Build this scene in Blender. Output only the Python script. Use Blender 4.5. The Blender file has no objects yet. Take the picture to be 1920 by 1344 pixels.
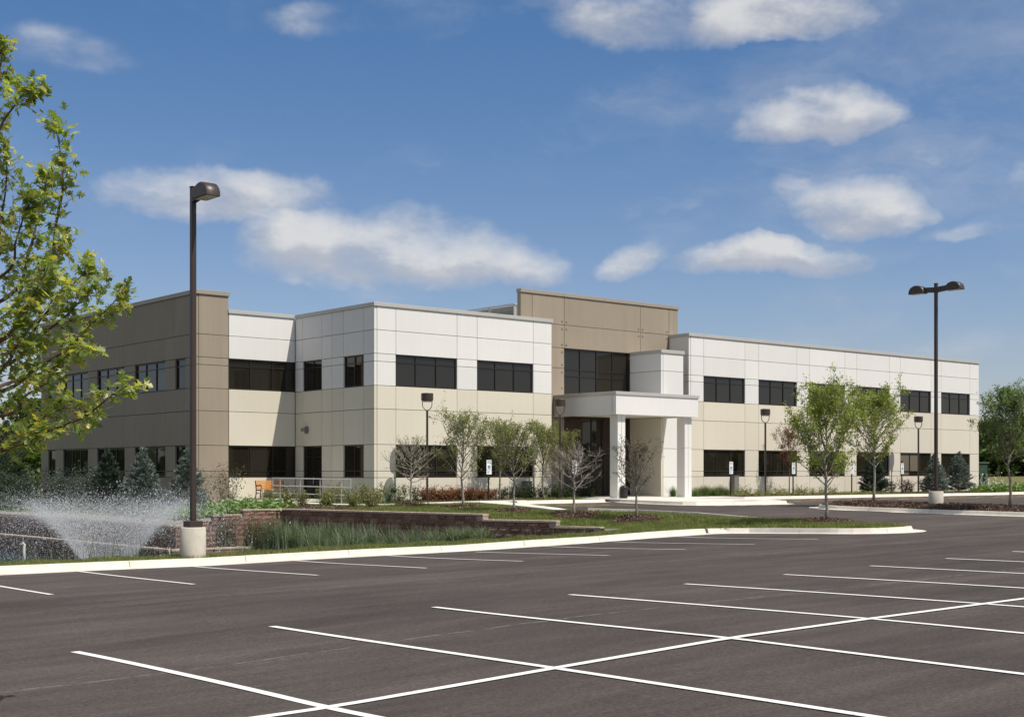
import bpy, math, random
import numpy as np
from mathutils import Vector, Matrix
from mathutils.geometry import delaunay_2d_cdt

# ------------------------------------------------------------------ scene, camera, light
S = bpy.context.scene
C = S.collection
PI = math.pi
R = math.radians

# World frame: X runs along the front of the building (to the right and away), Y runs along
# its side (to the left and away), the camera stands at the origin 2 m above the datum.
FWD = Vector((0.645, 0.764, 0.0)); FWD.normalize()
RGT = Vector((FWD.y, -FWD.x, 0.0))
FPX = 2513.0
cam_d = bpy.data.cameras.new("camera")
cam = bpy.data.objects.new("camera", cam_d); C.objects.link(cam)
cam.location = (0, 0, 2.0)
cam.rotation_euler = (PI/2, 0, math.atan2(FWD.y, FWD.x) - PI/2)
cam_d.sensor_width = 36.0
cam_d.lens = FPX/1920*36.0
cam_d.shift_y = 213/1920
cam_d.clip_start = 0.1
cam_d.clip_end = 6000
S.camera = cam

SUN = Vector((0.193, -0.61, 1.0)).normalized()       # towards the sun
sun_el = math.asin(SUN.z)
sun_rot = math.atan2(SUN.x, SUN.y)
sl = bpy.data.lights.new("sun", 'SUN'); sl.energy = 4.75; sl.angle = R(0.5); sl.color = (1.0, 0.935, 0.845)
so = bpy.data.objects.new("sun", sl); C.objects.link(so)
so.rotation_euler = SUN.to_track_quat('Z', 'Y').to_euler(); so.location = (20, -30, 60)

S.view_settings.view_transform = 'Standard'
S.view_settings.look = 'None'
S.view_settings.exposure = 0.0
S.view_settings.gamma = 1.0
S.view_settings.use_curve_mapping = False

# ------------------------------------------------------------------ world: sky and clouds
W = bpy.data.worlds.new("World"); S.world = W; W.use_nodes = True
W.cycles.sampling_method = 'MANUAL'; W.cycles.sample_map_resolution = 512
wn = W.node_tree; wn.nodes.clear()
def N(nt, t, **k):
    n = nt.nodes.new(t)
    for a, b in k.items():
        if a == 'inp':
            for i, v in b.items():
                if hasattr(v, 'is_output'): nt.links.new(v, n.inputs[i])
                else: n.inputs[i].default_value = v
        else: setattr(n, a, b)
    return n
def mth(nt, op, a, b=0.0, c=0.0, clamp=False):
    n = nt.nodes.new('ShaderNodeMath'); n.operation = op; n.use_clamp = clamp
    for i, v in enumerate((a, b, c)):
        if hasattr(v, 'is_output'): nt.links.new(v, n.inputs[i])
        else: n.inputs[i].default_value = v
    return n.outputs[0]
def vmth(nt, op, a, b=(0, 0, 0)):
    n = nt.nodes.new('ShaderNodeVectorMath'); n.operation = op
    for i, v in enumerate((a, b)):
        if hasattr(v, 'is_output'): nt.links.new(v, n.inputs[i])
        else: n.inputs[i].default_value = v
    return n.outputs['Value'] if op in ('DOT_PRODUCT', 'LENGTH') else n.outputs[0]
def smooth(nt, v, a, b):
    n = nt.nodes.new('ShaderNodeMapRange'); n.interpolation_type = 'SMOOTHSTEP'
    nt.links.new(v, n.inputs[0]); n.inputs[1].default_value = a; n.inputs[2].default_value = b
    return n.outputs[0]
def mixc(nt, f, a, b, mode='MIX'):
    n = nt.nodes.new('ShaderNodeMix'); n.data_type = 'RGBA'; n.blend_type = mode
    for i, v in ((0, f), (6, a), (7, b)):
        if hasattr(v, 'is_output'): nt.links.new(v, n.inputs[i])
        else: n.inputs[i].default_value = (v if i == 0 else (v[0], v[1], v[2], 1))
    return n.outputs[2]
def noise(nt, vec, scale, detail=4, rough=.55, dim='3D'):
    n = nt.nodes.new('ShaderNodeTexNoise'); n.noise_dimensions = dim
    if vec is not None: nt.links.new(vec, n.inputs['Vector'])
    n.inputs['Scale'].default_value = scale; n.inputs['Detail'].default_value = detail
    n.inputs['Roughness'].default_value = rough
    return n.outputs['Fac']

sky = N(wn, 'ShaderNodeTexSky', sky_type='NISHITA', sun_disc=False, sun_elevation=sun_el,
        sun_rotation=sun_rot, altitude=200, air_density=1.0, dust_density=0.6, ozone_density=2.0)
tc = wn.nodes.new('ShaderNodeTexCoord'); D = tc.outputs['Generated']
# warp the direction a little so that cloud outlines billow
nz1 = N(wn, 'ShaderNodeTexNoise', inp={'Vector': D, 'Scale': 9.0, 'Detail': 5.0, 'Roughness': 0.6})
off = vmth(wn, 'MULTIPLY', vmth(wn, 'SUBTRACT', nz1.outputs['Color'], (.5, .5, .5)), (.07, .07, .045))
Dw = vmth(wn, 'ADD', D, off)
fine = noise(wn, vmth(wn, 'MULTIPLY', D, (1, 1, 2.0)), 15, 6, .55)
# the clouds: centre (bearing from the view axis, rise), half width, half height, strength
clouds = [(730, 490, 290, 92, 1.0), (580, 455, 150, 75, .85), (900, 500, 170, 60, .8), (390, 374, 230, 60, .60), (520, 374, 130, 46, .48), (1515, 225, 165, 76, 1.0), (1430, 240, 95, 48, .8), (1620, 228, 95, 50, .75),
          (1600, 395, 145, 70, .8), (1690, 400, 80, 52, .6), (1480, 370, 70, 42, .5), (1410, 503, 170, 46, .85), (1540, 490, 100, 38, .6), (1185, 492, 66, 40, .58),
          (1230, 395, 110, 28, .32), (1180, 50, 190, 60, .7), (1440, 40, 220, 62, .8), (1020, 15, 90, 45, .55), (1750, 290, 110, 30, .42), (1830, 435, 100, 25, .25), (600, 35, 130, 45, .35),
          (90, 110, 150, 60, .3), (1930, 350, 60, 60, .4), (60, 330, 120, 70, .25), (1850, 660, 130, 40, .22), (-300, 250, 300, 90, .8), (2400, 200, 300, 110, .9), (2300, 560, 300, 50, .6), (-250, 560, 250, 40, .5)]
dens = None; shade = None
for (px, py, hw, hh, st) in clouds:
    c = (FWD*FPX + RGT*(px-960) + Vector((0, 0, 885-py))); L = c.length; c = c/L
    h = Vector((c.y, -c.x, 0)).normalized(); v = h.cross(c)
    x = mth(wn, 'MULTIPLY', vmth(wn, 'DOT_PRODUCT', Dw, h), L/hw)
    y = mth(wn, 'MULTIPLY', vmth(wn, 'DOT_PRODUCT', Dw, v), L/hh)
    yb = mth(wn, 'MAXIMUM', y, mth(wn, 'MULTIPLY', y, -1.5))      # flatter underside
    r2 = mth(wn, 'ADD', mth(wn, 'MULTIPLY', x, x), mth(wn, 'MULTIPLY', yb, yb))
    front = mth(wn, 'GREATER_THAN', vmth(wn, 'DOT_PRODUCT', D, c), 0.5)
    d = mth(wn, 'MULTIPLY', mth(wn, 'MULTIPLY', mth(wn, 'SUBTRACT', 1.25, r2, clamp=True), st), front)
    sh = mth(wn, 'MULTIPLY', d, y)
    dens = d if dens is None else mth(wn, 'MAXIMUM', dens, d)
    shade = sh if shade is None else mth(wn, 'ADD', shade, sh)
# unseen scattered clouds on a flat layer, thickened to brighten the shaded walls
sep = N(wn, 'ShaderNodeSeparateXYZ', inp={0: D})
zc = mth(wn, 'MAXIMUM', sep.outputs[2], 0.06)
pl = N(wn, 'ShaderNodeCombineXYZ', inp={0: mth(wn, 'DIVIDE', sep.outputs[0], zc), 1: mth(wn, 'DIVIDE', sep.outputs[1], zc)}).outputs[0]
fill_lay = smooth(wn, noise(wn, pl, 0.9, 6, .6), .36, .60)
infr = smooth(wn, vmth(wn, 'DOT_PRODUCT', D, (FWD*.93+Vector((0, 0, .28))).normalized()), .84, .93)
fill_lay = mth(wn, 'MULTIPLY', mth(wn, 'MULTIPLY', fill_lay, mth(wn, 'SUBTRACT', 1, infr)), smooth(wn, sep.outputs[2], .02, .15))
Ds = vmth(wn, 'MULTIPLY', D, (1, 1, 2.1))
lo = noise(wn, Ds, 7.5, 5, .62)
lo2 = noise(wn, vmth(wn, 'ADD', Ds, (0.006, -0.014, 0.030)), 7.5, 5, .62)      # the same billows a little nearer the sun
edge = mth(wn, 'ADD', mth(wn, 'ADD', mth(wn, 'MULTIPLY', dens, 1.12), mth(wn, 'MULTIPLY', mth(wn, 'SUBTRACT', lo, .5), 1.9)), mth(wn, 'MULTIPLY', mth(wn, 'SUBTRACT', fine, .5), .75))
msk = mth(wn, 'MULTIPLY', smooth(wn, edge, .0, 1.50), smooth(wn, dens, 0.0, .30))
msk = mth(wn, 'MAXIMUM', msk, mth(wn, 'MULTIPLY', fill_lay, .9))
veil = mth(wn, 'MULTIPLY', mth(wn, 'MULTIPLY', smooth(wn, noise(wn, vmth(wn, 'MULTIPLY', Dw, (1, 1, 2.6)), 4.2, 6, .62), .46, .74), .30), smooth(wn, dens, -.35, .15))
msk = mth(wn, 'MINIMUM', mth(wn, 'MAXIMUM', msk, veil), .88)
relief = mth(wn, 'MULTIPLY', mth(wn, 'SUBTRACT', lo, lo2), 3.2)
sh = smooth(wn, mth(wn, 'ADD', mth(wn, 'ADD', mth(wn, 'MULTIPLY', shade, .9), relief), mth(wn, 'MULTIPLY', mth(wn, 'SUBTRACT', fine, .5), .5)), -.40, .50)
ccol = mixc(wn, sh, (4.9, 5.05, 5.55), (7.4, 7.35, 7.3))
sz_ = N(wn, 'ShaderNodeSeparateXYZ', inp={0: D})
skyc = mixc(wn, 1.0, sky.outputs[0], mixc(wn, smooth(wn, sz_.outputs[2], .0, .44), (.93, .88, .98), (.50, .79, 1.02)), 'MULTIPLY')   # polarised, slightly hazy air
mixsky = mixc(wn, msk, skyc, ccol)
bg = N(wn, 'ShaderNodeBackground', inp={0: mixsky, 1: 0.10})
wo = wn.nodes.new('ShaderNodeOutputWorld'); wn.links.new(bg.outputs[0], wo.inputs[0])

# ------------------------------------------------------------------ helpers
def at(px, d, z=0.0):
    """a place d metres ahead on the bearing of a photograph column"""
    p = (FWD + RGT*((px-960)/FPX))*d
    return Vector((p.x, p.y, z))
def atY(px, Y, z=0.0):
    f = FWD + RGT*((px-960)/FPX); return Vector((f.x*Y/f.y, Y, z))
def rise(py, d):
    return 2.0 + (885-py)*d/FPX

def tag(o, label=None, cat=None, group=None, kind=None):
    if label: o['label'] = label
    if cat: o['category'] = cat
    if group: o['group'] = group
    if kind: o['kind'] = kind
    return o
def empty(name, loc=(0, 0, 0), rz=0.0):
    o = bpy.data.objects.new(name, None); C.objects.link(o)
    o.location = loc; o.rotation_euler = (0, 0, rz); o.empty_display_size = .2
    return o
def newobj(name, me, parent=None, loc=None, rot=None):
    o = bpy.data.objects.new(name, me); C.objects.link(o)
    if parent is not None: o.parent = parent
    if loc is not None: o.location = loc
    if rot is not None: o.rotation_euler = rot
    return o
def copy_tree(o, parent=None, loc=None, rz=None, scale=None):
    c = o.copy(); C.objects.link(c); c.parent = parent
    if loc is not None: c.location = loc
    if rz is not None: c.rotation_euler = (0, 0, rz)
    if scale is not None: c.scale = scale if hasattr(scale, '__len__') else (scale,)*3
    for ch in KIDS.get(o.name, []) or [k for k in o.children]: copy_tree(ch, c)
    return c
KIDS = {}
def fastmesh(name, V, F, mat=None, smooth_=False):
    """V (n,3) array, F (m,k) array of equal sized faces"""
    V = np.asarray(V, dtype=np.float32); F = np.asarray(F, dtype=np.int32)
    me = bpy.data.meshes.new(name)
    m, k = F.shape
    me.vertices.add(len(V)); me.vertices.foreach_set('co', V.ravel())
    me.loops.add(m*k); me.loops.foreach_set('vertex_index', F.ravel())
    me.polygons.add(m); me.polygons.foreach_set('loop_start', np.arange(0, m*k, k, dtype=np.int32))
    if smooth_: me.polygons.foreach_set('use_smooth', np.ones(m, dtype=bool))
    me.update(calc_edges=True)
    if mat: me.materials.append(mat)
    return me
class MB:
    def __init__(s): s.v = []; s.f = []; s.m = []
    def add(s, vs, fs, mi=0):
        b = len(s.v); s.v += [tuple(q) for q in vs]; s.f += [tuple(i+b for i in f) for f in fs]; s.m += [mi]*len(fs); return s
    def box(s, x0, x1, y0, y1, z0, z1, mi=0):
        return s.add([(x0, y0, z0), (x1, y0, z0), (x1, y1, z0), (x0, y1, z0), (x0, y0, z1), (x1, y0, z1), (x1, y1, z1), (x0, y1, z1)],
                     [(0, 3, 2, 1), (4, 5, 6, 7), (0, 1, 5, 4), (1, 2, 6, 5), (2, 3, 7, 6), (3, 0, 4, 7)], mi)
    def bbox(s, x0, x1, y0, y1, z0, z1, b=.01, mi=0):
        """box with chamfered edges"""
        P = []
        for z, i in ((z0, b), (z0+b, 0), (z1-b, 0), (z1, b)):
            c = min(b, (x1-x0)/3, (y1-y0)/3)
            P += [(x0+i+c*(i == 0), y0+i, z), (x1-i-c*(i == 0), y0+i, z), (x1-i, y0+i+c*(i == 0), z), (x1-i, y1-i-c*(i == 0), z),
                  (x1-i-c*(i == 0), y1-i, z), (x0+i+c*(i == 0), y1-i, z), (x0+i, y1-i-c*(i == 0), z), (x0+i, y0+i+c*(i == 0), z)]
        F = [tuple(range(7, -1, -1)), tuple(range(24, 32))]
        for k in range(3):
            for j in range(8): F.append((k*8+j, k*8+(j+1) % 8, (k+1)*8+(j+1) % 8, (k+1)*8+j))
        return s.add(P, F, mi)
    def tube(s, pts, rad, n=6, mi=0, cap=True):
        pts = [Vector(p) for p in pts]
        if not hasattr(rad, '__len__'): rad = [rad]*len(pts)
        rings = []; up = None
        for i, p in enumerate(pts):
            t = (pts[min(i+1, len(pts)-1)]-pts[max(i-1, 0)])
            t = t.normalized() if t.length > 1e-9 else Vector((0, 0, 1))
            if up is None: up = Vector((1, 0, 0)) if abs(t.x) < .8 else Vector((0, 1, 0))
            a = t.cross(up); a.normalize(); b = t.cross(a); up = -b if False else up
            rings.append([p+(a*math.cos(2*PI*j/n)+b*math.sin(2*PI*j/n))*rad[i] for j in range(n)])
        vs = [q for r in rings for q in r]
        fs = [(i*n+j, i*n+(j+1) % n, (i+1)*n+(j+1) % n, (i+1)*n+j) for i in range(len(pts)-1) for j in range(n)]
        if cap: fs += [tuple(range(n-1, -1, -1)), tuple((len(pts)-1)*n+j for j in range(n))]
        return s.add(vs, fs, mi)
    def lathe(s, prof, n=20, c=(0, 0), mi=0):
        vs = [(c[0]+r*math.cos(2*PI*j/n), c[1]+r*math.sin(2*PI*j/n), z) for r, z in prof for j in range(n)]
        fs = [(i*n+j, i*n+(j+1) % n, (i+1)*n+(j+1) % n, (i+1)*n+j) for i in range(len(prof)-1) for j in range(n)]
        fs += [tuple(range(n-1, -1, -1)), tuple((len(prof)-1)*n+j for j in range(n))]
        return s.add(vs, fs, mi)
    def prism(s, poly, z0, z1, mi=0):
        n = len(poly)
        zz0 = z0 if callable(z0) else (lambda x, y: z0); zz1 = z1 if callable(z1) else (lambda x, y: z1)
        vs = [(x, y, zz0(x, y)) for x, y in poly]+[(x, y, zz1(x, y)) for x, y in poly]
        return s.add(vs, [tuple(range(n-1, -1, -1)), tuple(range(n, 2*n))]+[(i, (i+1) % n, n+(i+1) % n, n+i) for i in range(n)], mi)
    def mesh(s, name, mats, smooth_=False):
        me = bpy.data.meshes.new(name); me.from_pydata(s.v, [], s.f)
        for m in (mats if isinstance(mats, (list, tuple)) else [mats]): me.materials.append(m)
        if any(s.m): me.polygons.foreach_set('material_index', s.m)
        if smooth_: me.polygons.foreach_set('use_smooth', [True]*len(s.f))
        me.update(); return me
    def obj(s, name, mats, parent=None, smooth_=False, loc=None, rot=None):
        return newobj(name, s.mesh(name, mats, smooth_), parent, loc, rot)

# ------------------------------------------------------------------ materials
def mat(name, col, rough=.8, spec=.3, metal=0.0, var=0.0, vscale=3.0, bump=0.0, bscale=40, streak=0.0, trans=None, coord='Object', dirt=None):
    m = bpy.data.materials.new(name); m.use_nodes = True; nt = m.node_tree; b = nt.nodes['Principled BSDF']
    b.inputs['Roughness'].default_value = rough; b.inputs['Metallic'].default_value = metal
    b.inputs['Specular IOR Level'].default_value = spec
    t = nt.nodes.new('ShaderNodeTexCoord'); g = nt.nodes.new('ShaderNodeNewGeometry')
    P = g.outputs['Position'] if coord == 'World' else t.outputs['Object']
    c = N(nt, 'ShaderNodeRGB').outputs[0]; c.default_value = (*col, 1)
    if var:
        f = noise(nt, P, vscale, 5, .6)
        c = mixc(nt, 1.0, c, N(nt, 'ShaderNodeMapRange', inp={0: f, 1: .3, 2: .7, 3: 1-var, 4: 1+var}).outputs[0], 'MULTIPLY')
    if streak:
        v = vmth(nt, 'MULTIPLY', P, (3.0, 3.0, .12)); f = noise(nt, v, 1.5, 5, .6)
        c = mixc(nt, 1.0, c, N(nt, 'ShaderNodeMapRange', inp={0: f, 1: .3, 2: .7, 3: 1-streak, 4: 1+streak*.6}).outputs[0], 'MULTIPLY')
    if dirt:
        f = smooth(nt, noise(nt, P, dirt[1], 6, .65), dirt[2], dirt[3]); c = mixc(nt, f, c, dirt[0])
    if 'precast' in name:
        oi = nt.nodes.new('ShaderNodeObjectInfo')
        c = mixc(nt, 1.0, c, N(nt, 'ShaderNodeMapRange', inp={0: oi.outputs['Random'], 1: 0, 2: 1, 3: .955, 4: 1.03}).outputs[0], 'MULTIPLY')
    nt.links.new(c, b.inputs['Base Color'])
    if bump:
        bm = N(nt, 'ShaderNodeBump', inp={'Strength': bump, 'Distance': .01, 'Height': noise(nt, P, bscale, 5, .6)})
        nt.links.new(bm.outputs[0], b.inputs['Normal'])
    return m
def leafmat(name, cols, rough=.55, trans=.35, spec=.35, tint=(1.5, 1.5, .6)):
    m = bpy.data.materials.new(name); m.use_nodes = True; nt = m.node_tree; b = nt.nodes['Principled BSDF']
    g = nt.nodes.new('ShaderNodeNewGeometry')
    r = nt.nodes.new('ShaderNodeValToRGB'); nt.links.new(g.outputs['Random Per Island'], r.inputs[0])
    el = r.color_ramp.elements
    while len(el) < len(cols): el.new(.5)
    for i, c in enumerate(cols): el[i].position = i/(len(cols)-1); el[i].color = (*c, 1)
    big = noise(nt, g.outputs['Position'], 1.7, 3, .6)
    c = mixc(nt, 1.0, r.outputs[0], N(nt, 'ShaderNodeMapRange', inp={0: big, 1: .3, 2: .7, 3: .72, 4: 1.3}).outputs[0], 'MULTIPLY')
    nt.links.new(c, b.inputs['Base Color']); b.inputs['Roughness'].default_value = rough
    b.inputs['Specular IOR Level'].default_value = spec
    if trans:
        tr = nt.nodes.new('ShaderNodeBsdfTranslucent'); nt.links.new(mixc(nt, 1.0, c, tint, 'MULTIPLY'), tr.inputs[0])
        mx = nt.nodes.new('ShaderNodeMixShader'); mx.inputs[0].default_value = trans
        nt.links.new(b.outputs[0], mx.inputs[1]); nt.links.new(tr.outputs[0], mx.inputs[2])
        nt.links.new(mx.outputs[0], nt.nodes['Material Output'].inputs[0])
    return m

M = {}
M['white'] = mat('white_precast', (.735, .725, .695), .85, .2, var=.02, vscale=.35, streak=.02, bump=.12, bscale=60, coord='World')
M['beige'] = mat('beige_precast', (.66, .615, .505), .88, .2, var=.02, vscale=.35, streak=.02, bump=.12, bscale=60, coord='World')
M['brown'] = mat('brown_precast', (.325, .275, .21), .88, .2, var=.04, vscale=.4, streak=.06, bump=.15, bscale=60, coord='World')
M['joint'] = mat('joint_sealant', (.16, .12, .08), .9, .1)
M['coping'] = mat('coping_metal', (.50, .49, .455), .5, .4, metal=.2, var=.05, vscale=.5, coord='World')
M['copingb'] = mat('coping_brown', (.36, .315, .26), .5, .4, metal=.2, var=.05, vscale=.5, coord='World')
M['frame'] = mat('bronze_frame', (.022, .017, .014), .38, .5)
M['seal'] = mat('tan_sealant', (.40, .32, .19), .8, .2, coord='World', var=.2, vscale=2)
M['roof'] = mat('roof_membrane', (.35, .34, .33), .9)
M['louver'] = mat('louver_metal', (.55, .54, .50), .5, .4, metal=.2)
def glassmat(name, base=(.019, .016, .011), rough=.02):
    m = bpy.data.materials.new(name); m.use_nodes = True; nt = m.node_tree; b = nt.nodes['Principled BSDF']
    b.inputs['Base Color'].default_value = (*base, 1); b.inputs['Roughness'].default_value = rough
    b.inputs['IOR'].default_value = 1.52; b.inputs['Specular IOR Level'].default_value = .5
    g = nt.nodes.new('ShaderNodeNewGeometry')
    bm = N(nt, 'ShaderNodeBump', inp={'Strength': .05, 'Distance': .02, 'Height': noise(nt, g.outputs['Position'], .9, 2, .5)})
    oi = nt.nodes.new('ShaderNodeObjectInfo')
    wn_ = N(nt, 'ShaderNodeTexWhiteNoise', noise_dimensions='1D', inp={'W': mth(nt, 'MULTIPLY', oi.outputs['Random'], 997)})
    tilt = vmth(nt, 'MULTIPLY', vmth(nt, 'SUBTRACT', wn_.outputs['Color'], (.5, .5, .5)), (.016, .016, .022))    # panes never hang quite true
    nt.links.new(vmth(nt, 'NORMALIZE', vmth(nt, 'ADD', bm.outputs[0], tilt)), b.inputs['Normal'])
    return m
M['glass'] = glassmat('tinted_glass')
M['blind'] = mat('blind_behind_glass', (.16, .14, .10), .25, .5)
M['wood'] = mat('entrance_wood', (.035, .014, .010), .4, .5, var=.25, vscale=2, streak=.3)
M['soffit'] = mat('soffit_plaster', (.74, .72, .66), .9, .1, coord='World', var=.02)
M['conc'] = mat('kerb_concrete', (.68, .63, .55), .9, .2, var=.10, vscale=1.6, bump=.35, bscale=90, coord='World', dirt=((.50, .46, .40), 5, .55, .8))
M['walk'] = mat('walk_concrete', (.66, .63, .56), .9, .2, var=.07, vscale=1.2, bump=.25, bscale=70, coord='World')
M['paint'] = mat('white_paint', (.76, .76, .73), .75, .3, var=.05, vscale=3, coord='World', dirt=((.26, .25, .24), 26, .56, .76))
M['paintfar'] = mat('white_paint_worn', (.66, .655, .63), .75, .3, coord='World', dirt=((.2, .19, .19), 18, .58, .76))
M['yellow'] = mat('yellow_paint', (.62, .46, .20), .75, .3, coord='World', dirt=((.12, .11, .10), 10, .5, .75))
M['black'] = mat('black_metal', (.015, .014, .014), .4, .5)
M['bronze'] = mat('bronze_pole_paint', (.046, .032, .026), .42, .5, var=.08, vscale=4)
M['lens'] = mat('lamp_lens', (.55, .52, .42), .3, .5)
M['basec'] = mat('base_concrete', (.50, .465, .39), .9, .2, var=.10, vscale=5, bump=.6, bscale=50)
M['bark'] = mat('bark_grey', (.22, .19, .15), .9, .2, var=.3, vscale=14, bump=.8, bscale=60)
M['barkl'] = mat('bark_light', (.30, .27, .23), .9, .2, var=.35, vscale=16, bump=.8, bscale=60)
M['barkd'] = mat('bark_brown', (.13, .075, .055), .8, .3, var=.3, vscale=14)
M['soil'] = mat('mulch_soil', (.085, .048, .032), .95, .1, var=.45, vscale=14, bump=1.0, bscale=60, coord='World')
M['steel'] = mat('galvanised_rail', (.55, .56, .55), .35, .5, metal=.5)
M['slat'] = mat('bench_wood', (.62, .27, .05), .5, .4, var=.12, vscale=6)
M['iron'] = mat('cast_iron', (.012, .012, .012), .5, .5)
M['sign'] = mat('sign_white', (.78, .80, .80), .5, .4)
M['blue'] = mat('sign_blue', (.02, .06, .33), .5, .4)
M['green'] = mat('sign_green', (.03, .22, .13), .5, .4)
M['gbox'] = mat('green_cabinet', (.025, .055, .032), .55, .4, var=.15, vscale=2)
M['gbox2'] = mat('green_cabinet_light', (.07, .12, .075), .55, .4)
M['grey'] = mat('plain_grey', (.20, .20, .175), .7, .3, var=.05, vscale=3)
M['digit'] = mat('address_white', (.8, .8, .78), .5, .4)
M['orange'] = mat('tactile_orange', (.42, .20, .13), .8, .2, var=.1)
M['pipe'] = mat('pipe_white', (.7, .69, .64), .5, .4)
def blockmat(name, c0, c1):
    m = bpy.data.materials.new(name); m.use_nodes = True; nt = m.node_tree; b = nt.nodes['Principled BSDF']
    oi = nt.nodes.new('ShaderNodeObjectInfo'); g = nt.nodes.new('ShaderNodeNewGeometry')
    c = mixc(nt, oi.outputs['Random'], c0, c1)
    f = noise(nt, g.outputs['Position'], 18, 5, .65)
    c = mixc(nt, 1.0, c, N(nt, 'ShaderNodeMapRange', inp={0: f, 1: .3, 2: .7, 3: .6, 4: 1.35}).outputs[0], 'MULTIPLY')
    nt.links.new(c, b.inputs['Base Color']); b.inputs['Roughness'].default_value = .92; b.inputs['Specular IOR Level'].default_value = .15
    bm = N(nt, 'ShaderNodeBump', inp={'Strength': 1.0, 'Distance': .03, 'Height': noise(nt, g.outputs['Position'], 26, 6, .65)})
    nt.links.new(bm.outputs[0], b.inputs['Normal'])
    return m
M['block'] = blockmat('wall_block', (.16, .092, .066), (.28, .17, .125))
M['cap'] = blockmat('cap_stone', (.40, .31, .25), (.48, .38, .31))

# asphalt: fine aggregate, paving lanes, tyre scuffs and a cold joint
m = bpy.data.materials.new('asphalt'); m.use_nodes = True; nt = m.node_tree; b = nt.nodes['Principled BSDF']
g = nt.nodes.new('ShaderNodeNewGeometry'); P = g.outputs['Position']; sp = N(nt, 'ShaderNodeSeparateXYZ', inp={0: P})
base = N(nt, 'ShaderNodeRGB').outputs[0]; base.default_value = (.069, .056, .0495, 1)
lanes = noise(nt, vmth(nt, 'MULTIPLY', P, (.10, 1.0, 1)), .55, 5, .62)
blot = noise(nt, P, .22, 4, .5)
sc = noise(nt, vmth(nt, 'MULTIPLY', P, (.5, 2.2, 1)), .9, 8, .7)
agg = noise(nt, P, 75, 4, .75); agg2 = noise(nt, P, 22, 4, .7)
def mr(v, a, b_, c_, d_): return N(nt, 'ShaderNodeMapRange', inp={0: v, 1: a, 2: b_, 3: c_, 4: d_}).outputs[0]
c = mixc(nt, 1, base, mr(lanes, .3, .7, .70, 1.28), 'MULTIPLY')
c = mixc(nt, 1, c, mr(blot, .3, .7, .82, 1.16), 'MULTIPLY')
c = mixc(nt, 1, c, mr(sc, .35, .75, .86, 1.36), 'MULTIPLY')
strk = smooth(nt, noise(nt, vmth(nt, 'MULTIPLY', P, (.07, 1.9, 1)), 1.0, 7, .68), .56, .74)
strk2 = smooth(nt, noise(nt, vmth(nt, 'MULTIPLY', vmth(nt, 'ADD', P, (31, 7, 0)), (.9, .13, 1)), .8, 6, .7), .60, .78)
c = mixc(nt, mth(nt, 'MULTIPLY', strk, .20), c, (.16, .145, .135))
c = mixc(nt, mth(nt, 'MULTIPLY', strk2, .12), c, (.15, .135, .125))
dk = smooth(nt, noise(nt, vmth(nt, 'MULTIPLY', P, (.35, .8, 1)), .5, 5, .6), .55, .72)
c = mixc(nt, mth(nt, 'MULTIPLY', dk, .22), c, (.035, .029, .026))
c = mixc(nt, 1, c, mr(agg, .3, .75, .55, 1.60), 'MULTIPLY')
c = mixc(nt, 1, c, mr(agg2, .32, .7, .66, 1.38), 'MULTIPLY')
wig = mth(nt, 'MULTIPLY', mth(nt, 'SUBTRACT', noise(nt, P, .9, 5, .65), .5), .25)
jy = mth(nt, 'ABSOLUTE', mth(nt, 'SUBTRACT', mth(nt, 'ADD', sp.outputs[1], wig), 13.4))
j1 = mth(nt, 'SUBTRACT', 1.0, smooth(nt, jy, .010, .045))
jy2 = mth(nt, 'ABSOLUTE', mth(nt, 'SUBTRACT', mth(nt, 'ADD', sp.outputs[1], wig), 20.6))
j2 = mth(nt, 'MULTIPLY', mth(nt, 'SUBTRACT', 1.0, smooth(nt, jy2, .012, .05)), .45)
jn = smooth(nt, noise(nt, P, 6, 4, .7), .38, .60)
c = mixc(nt, mth(nt, 'MULTIPLY', mth(nt, 'MULTIPLY', mth(nt, 'MAXIMUM', j1, j2), jn), .85), c, (.19, .172, .16))
spk = smooth(nt, noise(nt, P, 42, 3, .7), .66, .74)
c = mixc(nt, mth(nt, 'MULTIPLY', spk, .60), c, (.22, .205, .19))
nt.links.new(c, b.inputs['Base Color']); b.inputs['Roughness'].default_value = .86; b.inputs['Specular IOR Level'].default_value = .25
bm = N(nt, 'ShaderNodeBump', inp={'Strength': .55, 'Distance': .012, 'Height': mth(nt, 'ADD', agg, mth(nt, 'MULTIPLY', agg2, .8))})
nt.links.new(bm.outputs[0], b.inputs['Normal']); M['asphalt'] = m

def groundmat(name, c0, c1, c2, sc1=.5, sc2=9):
    m = bpy.data.materials.new(name); m.use_nodes = True; nt = m.node_tree; b = nt.nodes['Principled BSDF']
    g = nt.nodes.new('ShaderNodeNewGeometry'); P = g.outputs['Position']
    c = mixc(nt, smooth(nt, noise(nt, P, sc1, 5, .6), .35, .65), c0, c1)
    c = mixc(nt, smooth(nt, noise(nt, P, sc2, 6, .7), .5, .75), c, c2)
    nt.links.new(c, b.inputs['Base Color']); b.inputs['Roughness'].default_value = .95; b.inputs['Specular IOR Level'].default_value = .1
    bm = N(nt, 'ShaderNodeBump', inp={'Strength': .9, 'Distance': .03, 'Height': noise(nt, P, 25, 6, .7)})
    nt.links.new(bm.outputs[0], b.inputs['Normal']); return m
M['lawn'] = groundmat('lawn', (.055, .095, .016), (.09, .125, .027), (.16, .155, .06))
M['field'] = groundmat('dry_field', (.13, .135, .05), (.17, .155, .07), (.20, .17, .085), .2, 3)
M['bank'] = groundmat('pond_bank', (.035, .045, .018), (.06, .055, .03), (.08, .06, .035), .8, 6)
M['mulch'] = M['soil']
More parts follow.
